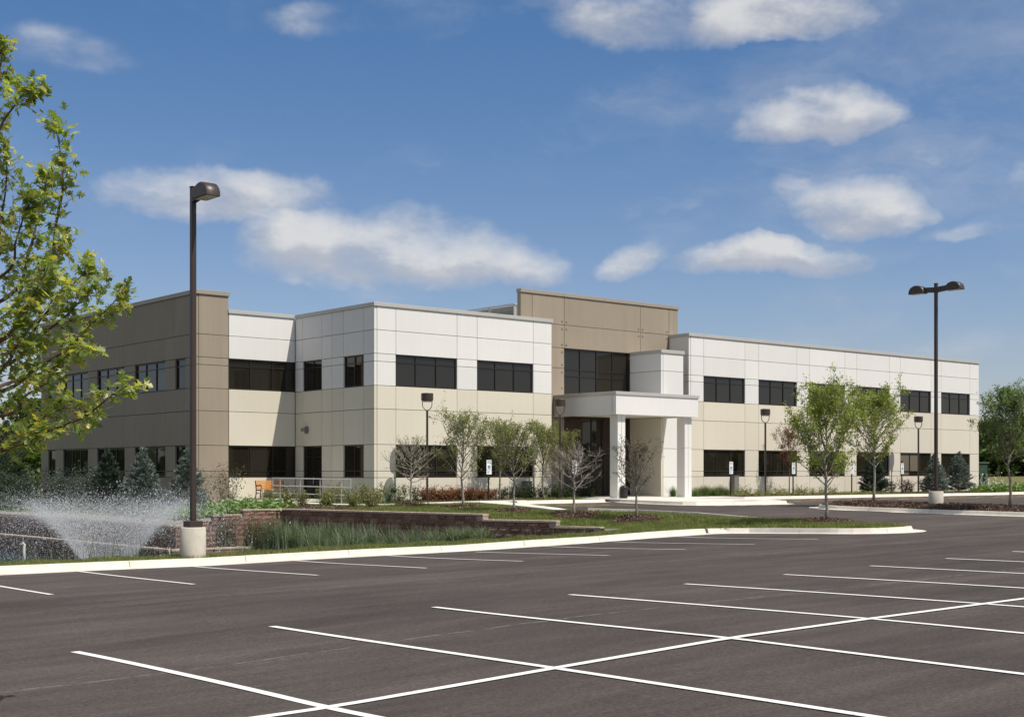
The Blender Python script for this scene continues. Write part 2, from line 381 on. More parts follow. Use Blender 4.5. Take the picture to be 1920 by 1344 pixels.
m = bpy.data.materials.new('pond_water'); m.use_nodes = True; nt = m.node_tree; b = nt.nodes['Principled BSDF']
b.inputs['Base Color'].default_value = (.012, .016, .013, 1); b.inputs['Roughness'].default_value = .12
g = nt.nodes.new('ShaderNodeNewGeometry')
bm = N(nt, 'ShaderNodeBump', inp={'Strength': .7, 'Distance': .05, 'Height': noise(nt, g.outputs['Position'], 7, 5, .6)})
nt.links.new(bm.outputs[0], b.inputs['Normal']); M['water'] = m
m = bpy.data.materials.new('water_drop'); m.use_nodes = True; nt = m.node_tree; b = nt.nodes['Principled BSDF']
b.inputs['Base Color'].default_value = (.90, .92, .94, 1); b.inputs['Roughness'].default_value = .25
tr = nt.nodes.new('ShaderNodeBsdfTranslucent'); tr.inputs[0].default_value = (.90, .92, .94, 1)
mx = nt.nodes.new('ShaderNodeMixShader'); mx.inputs[0].default_value = .5
nt.links.new(b.outputs[0], mx.inputs[1]); nt.links.new(tr.outputs[0], mx.inputs[2]); nt.links.new(mx.outputs[0], nt.nodes['Material Output'].inputs[0])
M['drop'] = m
M['maple'] = leafmat('maple_leaf', [(.10, .17, .045), (.18, .255, .07), (.26, .335, .105), (.34, .39, .19), (.38, .35, .07)], .38, .52, .6, (1.75, 1.6, .5))
M['leafg'] = leafmat('young_leaf', [(.14, .20, .035), (.22, .29, .055), (.31, .37, .085), (.35, .35, .09)], .5, .35)
M['leafd'] = leafmat('mid_leaf', [(.09, .145, .055), (.14, .20, .075), (.19, .25, .07)], .5, .35)
M['leafsp'] = leafmat('sparse_leaf', [(.13, .16, .035), (.19, .22, .06), (.26, .28, .10)], .6, .3)
M['leafdry'] = leafmat('dry_leaf', [(.03, .03, .018), (.07, .06, .03), (.10, .085, .045)], .6, .2)
M['leafred'] = leafmat('copper_leaf', [(.10, .035, .022), (.18, .07, .035), (.24, .12, .055)], .6, .3, tint=(1.4, .9, .6))
M['spruce'] = leafmat('blue_spruce', [(.08, .11, .095), (.16, .20, .18), (.26, .31, .28)], .6, .1)
M['spruced'] = leafmat('dark_spruce', [(.025, .045, .03), (.045, .07, .045), (.08, .11, .08)], .6, .1)
M['bgleaf'] = leafmat('far_leaf', [(.045, .075, .025), (.075, .12, .035), (.11, .155, .05)], .6, .25)
M['bgleafy'] = leafmat('far_leaf_bright', [(.08, .14, .018), (.13, .20, .03), (.17, .22, .045)], .6, .35)
M['hosta'] = leafmat('hosta_leaf', [(.09, .17, .04), (.16, .26, .07), (.24, .34, .13)], .45, .25)
M['rose'] = leafmat('rose_leaf', [(.08, .11, .035), (.15, .18, .06), (.21, .23, .09), (.32, .20, .13)], .5, .25)
M['barb'] = leafmat('barberry_leaf', [(.10, .045, .018), (.20, .085, .03), (.26, .14, .045)], .55, .25, tint=(1.4, 1, .6))
M['yew'] = leafmat('yew_leaf', [(.02, .035, .012), (.035, .06, .02), (.06, .085, .03)], .55, .15)
M['dred'] = leafmat('dark_red_leaf', [(.035, .015, .012), (.07, .03, .02), (.10, .05, .03)], .6, .2, tint=(1.3, .9, .7))
M['ogr'] = leafmat('tall_grass', [(.05, .085, .045), (.10, .145, .08), (.17, .22, .13), (.30, .33, .24)], .5, .25)
M['ogb'] = leafmat('brown_grass', [(.06, .06, .025), (.11, .10, .045), (.15, .13, .06)], .6, .25)
M['lgr'] = leafmat('green_clump', [(.04, .08, .015), (.075, .13, .03), (.12, .17, .05)], .5, .25)
M['blade'] = leafmat('lawn_blade', [(.08, .115, .018), (.12, .165, .032), (.17, .20, .055), (.24, .235, .09), (.34, .31, .17)], .6, .3)
M['chip'] = leafmat('mulch_chip', [(.045, .024, .017), (.085, .048, .034), (.13, .083, .06), (.30, .235, .185)], .9, 0)
M['flower'] = leafmat('white_flower', [(.6, .6, .55), (.75, .75, .7)], .6, .2, tint=(1, 1, 1))
M['straw'] = leafmat('pale_seed', [(.35, .33, .25), (.5, .48, .40)], .7, .2, tint=(1, 1, 1))

# ------------------------------------------------------------------ ground heights
class RBF:
    def __init__(s, pts):
        P = np.array(pts, float); s.p = P[:, :2]; n = len(P)
        K = np.hypot(P[:, None, 0]-P[None, :, 0], P[:, None, 1]-P[None, :, 1])
        A = np.zeros((n+3, n+3)); A[:n, :n] = K; A[:n, n] = 1; A[:n, n+1:] = s.p; A[n, :n] = 1; A[n+1:, :n] = s.p.T
        A[:n, :n] += np.eye(n)*-.05
        s.w = np.linalg.solve(A, np.concatenate([P[:, 2], np.zeros(3)]))
    def __call__(s, x, y):
        x = np.atleast_1d(np.asarray(x, float)); y = np.atleast_1d(np.asarray(y, float))
        K = np.hypot(x[:, None]-s.p[None, :, 0], y[:, None]-s.p[None, :, 1])
        return K@s.w[:-3] + s.w[-3] + x*s.w[-2] + y*s.w[-1]
lotp = [(6.5, 16, -.20), (9.2, 16, -.093), (11.9, 16, -.01), (14.7, 16, .014), (17.4, 16, .04), (20.2, 16, .07), (22.9, 16, .109), (25.7, 16, .143), (28.4, 16, .19),
        (6.5, 10.25, -.116), (9.2, 10.25, -.02), (11.9, 10.25, .072), (14.7, 10.25, .102), (17.4, 10.25, .12),
        (9, 23.3, -.165), (14.5, 23.3, -.095), (20, 23.3, -.045), (25.5, 23.3, .02), (31, 23.3, .105),
        (10.1, 28.9, -.19), (15.1, 28.9, -.217), (22.9, 28.9, -.18), (28, 28.9, -.10), (34, 28.6, .0), (34, 25.5, .10), (38, 24.4, .13),
        (38.3, 34, .345), (36.2, 38.4, .46), (48, 26.8, .30), (48, 34, .35), (42, 48, .49), (55, 48, .48), (70, 48, .48), (84, 48, .46), (45, 42, .49), (60, 42, .48), (53, 30, .36),
        (53, 24, .32), (38, 16, .26), (50, 16, .3), (0, -30, -.1), (60, -30, .4), (-40, 0, -.6), (-40, 28, -.6), (120, 0, .9), (130, 48, .6), (160, 30, .8), (0, 5, -.05), (14, 4, .1)]
LOT = RBF(lotp)
def lz(x, y): return float(LOT(x, y)[0])
# asphalt edge, west to east; the lawn lies on its left
nose = [(34.0, 25.4)]+[(36.15-2.15*math.cos(a), 25.4-1.75*math.sin(a)) for a in np.linspace(.2, PI-.2, 9)]+[(38.3, 25.6)]
EDGE = [(-60, 28.9), (-30, 28.9), (-5, 28.9)]+[(x, 28.9) for x in range(0, 33, 3)]+[(33.0, 28.9), (33.6, 28.75), (33.92, 28.4), (34.0, 27.8)]+nose+[(38.3, 30), (38.2, 34), (37.4, 36.6), (36.3, 38.2), (37.9, 42), (39.6, 45.5), (41.0, 47.6), (41.8, 48.0)]+[(x, 48) for x in (44, 47, 52, 56, 60, 65, 70, 75, 80, 84, 90, 100, 120, 160)]
PIT = [(33.3, 32.6), (32.85, 34.2), (32.2, 35.7), (31.0, 38.4), (30.2, 42.5), (29.5, 46.5), (28.95, 49.5), (26, 49.7), (24.6, 50.0), (24.2, 60), (23.9, 72), (23.7, 96), (-40, 96), (-57, 60), (-57, 30.5), (-30, 30.5), (0, 30.5), (15, 30.5), (25, 30.6), (30, 31.2)]
gp = []
for i, (x, y) in enumerate(EDGE):
    if i % 2 == 0 or 20 < x < 45: gp.append((x, y+.5, lz(x, y)+.13))
gp += [(31.6, 41, .42), (31.3, 45, .44), (30.2, 49.9, .45), (34.6, 40.9, .45), (34.7, 44.3, .50), (34.5, 47.8, .53), (34.8, 37.6, .37), (35.4, 34.8, .27), (33.0, 36.2, .15), (33.4, 34.3, .0), (34, 31.5, .10),
       (36.6, 27.6, .38), (36.2, 30.5, .30), (33.8, 38.2, .33), (28, 30.2, .02), (20, 30.2, -.03), (10, 30.2, -.07), (0, 30.2, -.2), (30.8, 31.6, .02),
       (32.5, 52, .56), (35, 50, .58), (40, 50, .62), (45, 50, .64), (47, 51, .64), (38, 52, .63), (46, 52, .64), (31, 58, .60), (35, 58, .62), (27, 55, .30), (28, 52, .35), (25.5, 51.5, .05), (26, 60, .2), (29.5, 62, .5), (29.5, 79, .5), (25, 70, 0), (25, 80, 0), (25, 96, 0),
       (55, 50, .63), (60, 50, .63), (70, 50, .63), (80, 50, .62), (88, 50, .62), (88, 80, .65), (60, 60, .6), (95, 52, .75), (110, 60, 1.2), (140, 80, 1.9), (170, 60, 2.0), (120, 100, 1.5), (40, 100, .4), (-60, 100, .1), (170, 110, 2.0), (-60, 60, -.2), (20, 100, 0)]
GR = RBF(gp)
def gz(x, y): return float(GR(x, y)[0])

def pip(poly, x, y):
    poly = np.array(poly); x = np.asarray(x); y = np.asarray(y); ins = np.zeros(x.shape, bool); n = len(poly)
    for i in range(n):
        x1, y1 = poly[i]; x2, y2 = poly[(i+1) % n]
        if y1 == y2: continue
        c = ((y1 > y) != (y2 > y)) & (x < (x2-x1)*(y-y1)/(y2-y1)+x1); ins ^= c
    return ins
def region(name, outer, holes, zf, step, material, kind='structure', finebox=None, finestep=None):
    V = []; E = []
    for poly in [outer]+holes:
        b = len(V); n = len(poly); V += [Vector(p) for p in poly]; E += [(b+i, b+(i+1) % n) for i in range(n)]
    o = np.array(outer)
    gx, gy = np.meshgrid(np.arange(o[:, 0].min()+step/2, o[:, 0].max(), step), np.arange(o[:, 1].min()+step/2, o[:, 1].max(), step))
    gx = gx.ravel(); gy = gy.ravel()
    if finebox:
        x0, x1, y0, y1 = finebox; keep = ~((gx > x0) & (gx < x1) & (gy > y0) & (gy < y1))
        fx, fy = np.meshgrid(np.arange(x0, x1, finestep), np.arange(y0, y1, finestep))
        gx = np.concatenate([gx[keep], fx.ravel()]); gy = np.concatenate([gy[keep], fy.ravel()])
    rs = np.random.RandomState(3); gx = gx+rs.uniform(-.02, .02, gx.shape); gy = gy+rs.uniform(-.02, .02, gy.shape)
    k = pip(outer, gx, gy)
    for h in holes: k &= ~pip(h, gx, gy)
    V += [Vector((a, b)) for a, b in zip(gx[k], gy[k])]
    rv, re, rf, *_ = delaunay_2d_cdt(V, E, [], 0, 1e-4)
    P = np.array([(v.x, v.y) for v in rv]); F = np.array([f for f in rf if len(f) == 3])
    cx = P[F].mean(1); k = pip(outer, cx[:, 0], cx[:, 1])
    for h in holes: k &= ~pip(h, cx[:, 0], cx[:, 1])
    F = F[k]
    z = zf(P[:, 0], P[:, 1])
    V3 = np.column_stack([P, z])
    a = V3[F[:, 1]]-V3[F[:, 0]]; b = V3[F[:, 2]]-V3[F[:, 0]]
    flip = (a[:, 0]*b[:, 1]-a[:, 1]*b[:, 0]) < 0; F[flip] = F[flip][:, ::-1]
    ob = newobj(name, fastmesh(name, V3, F, material, True))
    if kind: tag(ob, kind=kind)
    return ob

def offset_path(path, d):
    """shift a polyline to its left by d"""
    out = []; n = len(path)
    for i, p in enumerate(path):
        a = Vector(path[max(i-1, 0)]); b = Vector(path[min(i+1, n-1)]); p = Vector(p)
        t1 = (p-a).normalized() if i > 0 else (b-p).normalized(); t2 = (b-p).normalized() if i < n-1 else t1
        n1 = Vector((-t1.y, t1.x)); n2 = Vector((-t2.y, t2.x)); m_ = (n1+n2)
        m_ = m_.normalized() if m_.length > .1 else n1
        q = p+m_*d/max(.5, m_.dot(n1)); out.append((q.x, q.y))
    return out
def resample(path, step):
    out = [Vector(path[0])]
    for a, b in zip(path[:-1], path[1:]):
        a = Vector(a); b = Vector(b); L = (b-a).length; k = max(1, int(round(L/step)))
        for i in range(1, k+1): out.append(a.lerp(b, i/k))
    return out

asph_outer = [(-60, -45), (160, -45)]+EDGE[::-1]
asphalt = region('asphalt_lot', asph_outer, [], LOT, 3.0, M['asphalt'], finebox=(2, 46, 4, 50), finestep=1.2)
lawn_outer = offset_path(EDGE, .52)+[(170, 48.5), (170, 110), (-60, 110)]
lawn = region('lawn', lawn_outer, [PIT], GR, 3.0, M['lawn'], finebox=(20, 90, 29, 60), finestep=1.0)

# ------------------------------------------------------------------ kerbs: one object per cast section
def kerb_line(path, name, section=3.05, parent=None, zf=lz, gutter=.38):
    pts = resample(path, .6); root = empty(name, (0, 0, 0)); tag(root, kind='structure')
    prof = [(-.02, -.05), (-.02, .006), (gutter, .014), (gutter+.05, .145), (gutter+.07, .155), (gutter+.20, .155), (gutter+.21, -.05)]
    offs = [offset_path([tuple(p) for p in pts], o) for o, _ in prof]
    zs = [zf(p.x, p.y) for p in pts]
    s = 0.0; run = [0]
    cum = [0.0]
    for a, b in zip(pts[:-1], pts[1:]): cum.append(cum[-1]+(b-a).length)
    k0 = 0
    cuts = [0]
    for i in range(1, len(pts)):
        if cum[i]-cum[cuts[-1]] >= section-.2 or i == len(pts)-1: cuts.append(i)
    for a, b in zip(cuts[:-1], cuts[1:]):
        rows = []; idx = list(range(a, b+1))
        for i in idx:
            row = [Vector((offs[k][i][0], offs[k][i][1], zs[i]+prof[k][1])) for k in range(len(prof))]; rows.append(row)
        # open the joint: 12 mm shorter at both ends
        for e, f in ((0, 1), (-1, -2)):
            for k in range(len(prof)):
                t = (rows[f][k]-rows[e][k]); L_ = max(t.length, .05); rows[e][k] = rows[e][k]+t/L_*.007
        mb = MB(); n = len(prof); vs = [q for r in rows for q in r]
        fs = [(i*n+k, (i+1)*n+k, (i+1)*n+k+1, i*n+k+1) for i in range(len(rows)-1) for k in range(n-1)]
        fs += [tuple(range(n)), tuple((len(rows)-1)*n+k for k in range(n-1, -1, -1))]
        mb.add(vs, fs); mb.obj('kerb_section', M['conc'], root)
    return root
near = [p for p in EDGE if p[0] <= 33.0 and p[1] < 29.5 and p[0] >= -5]
i0 = EDGE.index((33.0, 28.9)); i1 = EDGE.index((36.3, 38.2)); i2 = EDGE.index((41.8, 48.0))-1; i3 = EDGE.index((47, 48))
kerb_line(near, 'lot_kerb')
kerb_line(EDGE[i0:i1+1], 'island_kerb')
kerb_line(EDGE[i2:i3+1], 'front_kerb')
kerb_line([(x, 48) for x in (52.6, 56, 60, 64, 68, 72, 76, 80, 84.3)], 'front_kerb')
kerb_line([(84.3, 48), (92, 48), (100, 48), (120, 48)], 'side_kerb')

# lamp island across the drive
isl = [(48, 14), (48, 20), (48, 26), (48, 32), (48, 35.6)]+[(50.4-2.4*math.cos(a), 35.6+2.2*math.sin(a)) for a in np.linspace(.3, PI-.3, 7)]+[(52.8, 35.6), (52.8, 30), (52.8, 20), (52.8, 14)]
kerb_line(isl[::-1], 'lamp_island_kerb')
def isl_z(x, y):
    x = np.asarray(x); y = np.asarray(y)
    e = np.minimum(np.minimum(x-48.5, 52.3-x), 37.3-y); e = np.clip(e, 0, 1.6)/1.6
    return LOT(x, y)+.10+.22*np.sqrt(np.clip(e, 0, 1))
isl_in = offset_path(isl[::-1], .5)
island_mulch = region('mulch_bed', isl_in, [], isl_z, .5, M['mulch'])

def slab(name, poly, ztop, zbot, material, lift=0.0, kind='structure'):
    mb = MB(); mb.prism(poly, zbot, ztop); o = mb.obj(name, material); tag(o, kind=kind); return o
# walk in front of the left wing and down to the parking, a flat apron under the canopy
def gwalk(d): return lambda x, y: gz(x, y)+d
def ribbon(name, L, Rr, material, up=.04, zf=gz, parent=None, kind='structure', down=.15, sub=1.2):
    """strip of ground paving between two matching polylines"""
    l2 = resample(L, sub); n = len(l2); r_ = [Vector(p) for p in Rr]
    cum = [0]
    for a, b in zip(r_[:-1], r_[1:]): cum.append(cum[-1]+(b-a).length)
    r2 = []
    for i in range(n):
        s = cum[-1]*i/(n-1); k = max(j for j in range(len(cum)) if cum[j] <= s+1e-9); k = min(k, len(r_)-2)
        r2.append(r_[k].lerp(r_[k+1], (s-cum[k])/max(cum[k+1]-cum[k], 1e-6)))
    mb = MB(); vs = []
    for a, b in zip(l2, r2):
        za = zf(a.x, a.y)+up; zb = zf(b.x, b.y)+up; z = (za+zb)/2
        vs += [(a.x, a.y, z-down), (a.x, a.y, z), (b.x, b.y, z), (b.x, b.y, z-down)]
    fs = [(i*4+k, (i+1)*4+k, (i+1)*4+k+1, i*4+k+1) for i in range(n-1) for k in range(3)]
    mb.add(vs, fs); o = mb.obj(name, material, parent)
    if kind and parent is None: tag(o, kind=kind)
    return o
walk = ribbon('walkway', [(41.6, 49.2), (38, 49.3), (35, 49.3), (33.2, 50.2), (32.9, 53), (33.0, 58.9)], [(41.9, 48.55), (38, 48.2), (34.5, 48.1), (32.2, 49.4), (31.6, 53), (31.9, 58.9)][0:6], M['walk'])
walk2 = ribbon('walkway', [(40.6, 48.9), (38.9, 45.9), (37.2, 42.4), (35.6, 38.75)][::-1], [(39.4, 49.0), (37.9, 47.2), (36.6, 43.5), (35.0, 38.9)][::-1], M['walk'], up=.05)
landing = slab('door_landing', [(33.0, 54.5), (35.5, 54.5), (35.5, 59.15), (33.0, 59.15)], .70, .4, M['walk'])
apron = slab('entrance_apron', [(47.62, 47.9), (46.1, 42.7), (46.3, 41.95), (47.0, 41.55), (51.3, 41.15), (52.1, 41.4), (52.5, 42.2), (52.75, 47.9), (57.2, 47.96), (57.2, 53.6), (46.8, 53.6), (46.8, 50.4)], lambda x, y: .645+max(0, (y-48))*.008, .3, M['walk'])
kerb_line([(47.2, 48.0), (46.35, 46), (45.55, 43), (45.5, 42), (46.0, 41.3), (47, 41.0), (49, 40.85)], 'apron_kerb', gutter=.30)
kerb_line([(49, 40.85), (51.4, 40.65), (52.6, 41.0), (53.1, 42.0), (53.25, 47.9)], 'apron_kerb', gutter=.30)
tact = MB().box(49.2, 50.6, 41.35, 41.95, .60, .654).obj('tactile_paving', M['orange']); tag(tact, kind='structure')
bed = region('planting_bed', [(57.2, 48.62), (57.2, 51.98), (87.9, 51.98), (87.9, 48.62), (74, 48.62), (72, 49.6), (68, 49.3), (66, 48.62)], [], lambda x, y: GR(x, y)+.05, .8, M['mulch'])
dry = region('dry_grass_slope', [(89.5, 53.2), (169, 50.5), (169, 108.5), (89.5, 108.5)], [], lambda x, y: GR(x, y)+.03, 3.0, M['field'])
bed2 = region('planting_bed', [(35.8, 50.9), (35.8, 51.98), (46.5, 51.98), (48.9, 53.4), (48.9, 51.8), (46.5, 50.6), (40.5, 50.4), (37, 49.9)], [], lambda x, y: GR(x, y)+.05, .8, M['mulch'])
bed3 = region('planting_bed', [(29.2, 50.1), (24.9, 50.4), (25.2, 58.9), (31.3, 58.9), (31.3, 53), (31.9, 49.2), (30.9, 46), (29.9, 46.5)], [], lambda x, y: GR(x, y)+.04, .8, M['mulch'])

# painted lines, each a thin sheet a few millimetres above the asphalt
def line(a, b, w, material, name='parking_line', lift=.009):
    pts = resample([a, b], .6); a = Vector(a); b = Vector(b); t = (b-a).normalized(); n = Vector((-t.y, t.x))*w/2
    vs = []
    for p in pts:
        for s_ in (1, -1):
            q = p+n*s_; vs.append((q.x, q.y, lz(p.x, p.y)+lift))
    mb = MB(); mb.add(vs, [(2*i, 2*i+1, 2*i+3, 2*i+2) for i in range(len(pts)-1)])
    o = mb.obj(name, material, asphalt); return o
X0 = 6.49; P_ = 2.742
for k in range(-2, 12):
    x = X0+P_*k
    line((x, 4.55), (x, 15.98), .118, M['paint'])
line((X0-P_*2-.06, 10.24), (X0+P_*11, 10.24), .118, M['paint'], lift=.013)
for k in range(-1, 9):
    x = 9.05+2.74*k
    line((x, 23.32), (x, 28.86), .105, M['paintfar'])
def yl(a, b, w=.1, l=.005): line(a, b, w, M['yellow'], 'hatch_line', l)
for x0 in (40.6, 43.2):
    yl((x0, 42.6), (x0, 47.95))
for i in range(5): yl((40.6, 43+i*1.0), (43.2, 44.1+i*.95), l=.009)
for j, x0 in enumerate(np.arange(54.6, 84, 4.95)):
    yl((x0, 42.6), (x0, 47.95)); yl((x0+2.5, 42.6), (x0+2.5, 47.95)); yl((x0, 42.6), (x0+2.5, 42.6), l=.009)
    for i in range(4): yl((x0+.05, 43.1+i*1.15), (x0+2.45, 44.0+i*1.15), l=.009)
for i in range(4): yl((45.9+i*1.6, 40.1), (46.9+i*1.6, 40.5), l=.009)

# ------------------------------------------------------------------ pond basin, banks, water and block walls
def bankz(x, y):
    x = np.asarray(x); y = np.asarray(y)
    zi = GR(x, y)
    t = np.clip((y-30.4)/3.4, 0, 1); return zi*(1-t)+(-1.95)*t - .0
bank = region('pond_bank', [(-57, 30.45), (0, 30.45), (15, 30.45), (25, 30.55), (30, 31.15), (33.4, 32.55), (33.0, 34.2), (29.6, 34.6), (15, 34.6), (-57, 34.6)], [], bankz, .7, M['bank'])
terr = region('terrace_bed', [(28.3, 34.2), (32.9, 34.3), (32.1, 35.9), (30.95, 38.5), (30.2, 42.5), (29.5, 46.5), (28.9, 49.6), (24.4, 50.1), (24.1, 60), (23.8, 78), (22.7, 78), (23.2, 60), (23.35, 48.1), (27.8, 48.1), (28.2, 44), (28.7, 38)], [], lambda x, y: -1.12+0*np.asarray(x)+.9*np.clip((37.5-np.asarray(y))/3.5, 0, 1), .8, M['bank'])
water = MB(); water.add([(-60, 31, -1.6), (31, 31, -1.6), (30, 40, -1.6), (29, 48.5, -1.6), (24, 52, -1.6), (23.5, 97, -1.6), (-60, 97, -1.6)], [tuple(range(7))])
tag(water.obj('pond_water', M['water']), kind='structure')

BV = []
def blockmesh(L=.45, H=.2, Dp=.3, seed=0):
    r = random.Random(seed); mb = MB()
    a = .008; f = [(x, z) for z in (a, H/2, H-a) for x in (-L/2+a, -L/6, L/6, L/2-a)]
    vs = []
    for (x, z) in f:
        e = (abs(x) > L/3) or z < .03 or z > H-.03
        vs.append((x, -(0.0 if e else r.uniform(.010, .035)), z))
    fs = [(j*4+i, j*4+i+1, (j+1)*4+i+1, (j+1)*4+i) for j in range(2) for i in range(3)]
    b = len(vs); vs += [(-L/2+a, Dp, a), (L/2-a, Dp, a), (L/2-a, Dp, H-a), (-L/2+a, Dp, H-a)]
    fs += [(8, 9, 10, 11, b+2, b+3), (0, b, b+1, 3, 2, 1), (3, b+1, b+2, 11, 7), (0, 4, 8, b+3, b)]
    mb.add(vs, fs); return mb.mesh('block', M['block'])
blocks = [blockmesh(seed=i) for i in range(5)]
endblock = MB().bbox(-.15, .15, -.02, .31, .006, .194, .012).mesh('end_block', M['cap'])
capm = MB().bbox(-.222, .222, -.035, .315, 0, .085, .012).mesh('cap_stone', M['cap'])
def wall_run(root, path, z0, z1, nmax, cap=True, off=0.0, stuff=False, endcap=False, rs=None):
    """courses of 0.2 m blocks under a cap along a polyline; the face looks to the right of the path"""
    rr = rs or random.Random(7); top = z1-(.085 if cap else 0); k = 0; ncr = int(round((top-z0)/.2)); out = MB()
    pts = [Vector(p) for p in path]; cum = [0]
    for a, b in zip(pts[:-1], pts[1:]): cum.append(cum[-1]+(b-a).length)
    def pos(s):
        s = min(max(s, 0), cum[-1]-1e-6); j = max(i for i in range(len(cum)) if cum[i] <= s); t = (s-cum[j])/(cum[j+1]-cum[j])
        return pts[j].lerp(pts[j+1], t), (pts[j+1]-pts[j]).normalized()
    for c in range(ncr+(1 if cap else 0)):
        iscap = cap and c == ncr; z = top if iscap else top-(c+1)*.2
        s = .225+(off+.225*(c % 2) if not iscap else 0); s = .225 if iscap else s-.0
        if not iscap and c % 2: s = .45
        while s < cum[-1]-.12:
            p, t = pos(s); ang = math.atan2(t.y, t.x); bat = (ncr-1-c)*.012 if not iscap else (ncr-1)*.012-.01
            n_ = Vector((-t.y, t.x)); q = p-n_*(-.012*(0 if iscap else -c))
            me = capm if iscap else rr.choice(blocks)
            if stuff:
                Mx = Matrix.Translation((q.x, q.y, z)) @ Matrix.Rotation(ang, 4, 'Z')
                b0 = [tuple(Mx @ v.co) for v in me.vertices]; out.add(b0, [tuple(pp.vertices) for pp in me.polygons], 1 if iscap else 0)
            else:
                o = newobj('cap_stone' if iscap else 'block', me, root, (q.x-root.location.x, q.y-root.location.y, z-root.location.z), (0, 0, ang+rr.uniform(-.006, .006)))
            s += .45
    if stuff:
        o = out.obj('block_courses', [M['block'], M['cap']], root, loc=-root.location); tag(o, kind='stuff')
def seg(path, s0, s1):
    """the stretch of a polyline between two arc lengths"""
    P_ = [Vector(p) for p in path]; out = []; c = 0
    for a, b in zip(P_[:-1], P_[1:]):
        L = (b-a).length
        if c+L > s0 and c < s1:
            t0 = max(0, (s0-c)/L); t1 = min(1, (s1-c)/L)
            if not out: out.append(a.lerp(b, t0))
            out.append(a.lerp(b, t1))
        c += L
    return out
def plen(path): return sum((Vector(b)-Vector(a)).length for a, b in zip(path[:-1], path[1:]))
def course(root, path, z, s0, s1, shift, me_pick, nm, rr, pitch=.45, jit=.006):
    P_ = seg(path, s0, s1); L = plen(P_); n = max(1, int(round(L/pitch))); w = L/n
    cum = [0]
    for a, b in zip(P_[:-1], P_[1:]): cum.append(cum[-1]+(b-a).length)
    edges = [0]+[min(L, max(0, (i+(.5 if shift else 0))*w)) for i in range(0 if shift else 1, n)]+[L]
    for a, b in zip(edges[:-1], edges[1:]):
        if b-a < .05: continue
        m_ = (a+b)/2; j = max(i for i in range(len(cum)) if cum[i] <= m_+1e-9); j = min(j, len(P_)-2)
        t = (P_[j+1]-P_[j]).normalized(); q = P_[j]+t*(m_-cum[j]); ang = math.atan2(t.y, t.x)
        o = newobj(nm, me_pick(), root, (q.x-root.location.x, q.y-root.location.y, z-root.location.z), (0, 0, ang+rr.uniform(-jit, jit)))
        o.scale = ((b-a)/.45, 1, 1)
# east wall: walking from the far end to the near end the face, towards the pond, is on the right hand
eastw = empty('retaining_wall', (29.5, 44, -1.1)); tag(eastw, 'long shaded block retaining wall stepping down three times towards the kerb, behind tall grasses', 'wall', 'block retaining walls round the pond')
efull = [(28.95, 49.7), (29.5, 46.5), (30.2, 42.5), (31.0, 38.4), (32.2, 35.7), (32.9, 34.1)]
sA, sB, sC = plen(efull[:4]), plen(efull[:5]), plen(efull); rr = random.Random(7)
for k, (top, e) in enumerate([(.38, sA), (.18, sB), (-.02, sC), (-.22, sC), (-.42, sC)]):
    course(eastw, efull, top-.2, 0, e, k % 2, lambda: rr.choice(blocks), 'block', rr)
course(eastw, efull, .381, 0, sA+.04, 0, lambda: capm, 'cap_stone', rr); course(eastw, efull, .181, sA+.05, sB+.04, 0, lambda: capm, 'cap_stone', rr); course(eastw, efull, -.019, sB+.05, sC+.05, 0, lambda: capm, 'cap_stone', rr)
wall_run(eastw, efull, -1.25, -.625, 0, cap=False, stuff=True)
for e, top in ((sA, .38), (sB, .18), (sC, -.02)):
    p0, p1 = seg(efull, e-.3, e); t = (p1-p0).normalized()
    newobj('end_block', endblock, eastw, (p1.x-.12*t.x-29.5, p1.y-.12*t.y-44, top-.2+1.1), (0, 0, math.atan2(t.y, t.x)))
northw = empty('retaining_wall', (27, 49.6, -1.1)); tag(northw, 'sunlit red block retaining wall with stepped caps below the bright green hostas', 'wall', 'block retaining walls round the pond')
nfull = [(24.4, 49.86), (27.3, 49.55), (29.3, 49.42)]; sN = plen(nfull)
st_ = [(.38, 2.9), (.18, 1.6), (-.02, 1.0), (-.22, 0), (-.42, 0), (-.62, 0), (-.82, 0), (-1.02, 0)]
for k, (top, b0) in enumerate(st_): course(northw, nfull, top-.2, b0, sN, k % 2, lambda: rr.choice(blocks), 'block', rr)
for top, b0, b1 in ((.38, 2.86, sN), (.18, 1.56, 2.85), (-.02, .96, 1.55), (-.22, 0, .95)): course(northw, nfull, top+.001, b0, b1, 0, lambda: capm, 'cap_stone', rr)
farw = empty('retaining_wall', (24.2, 64, -1.1)); tag(farw, 'dark block retaining wall running away behind the fountain spray', 'wall', 'block retaining walls round the pond')
wall_run(farw, [(23.75, 80), (24.1, 64), (24.4, 50.0)], -1.3, -.13, 0, stuff=True)
loww = empty('retaining_wall', (23.3, 48, -1.6)); tag(loww, 'low block wall with pale cap at the water line, below the red wall', 'wall', 'block retaining walls round the pond')
wall_run(loww, [(22.6, 80), (23.1, 60), (23.25, 48.0)], -1.7, -.98, 0, stuff=True)
wall_run(loww, [(23.3, 47.95), (27.75, 47.95)], -1.7, -.98, 0)
wall_run(loww, [(27.8, 47.9), (28.2, 44), (28.7, 38), (29.0, 35)], -1.7, -.98, 0, stuff=True)

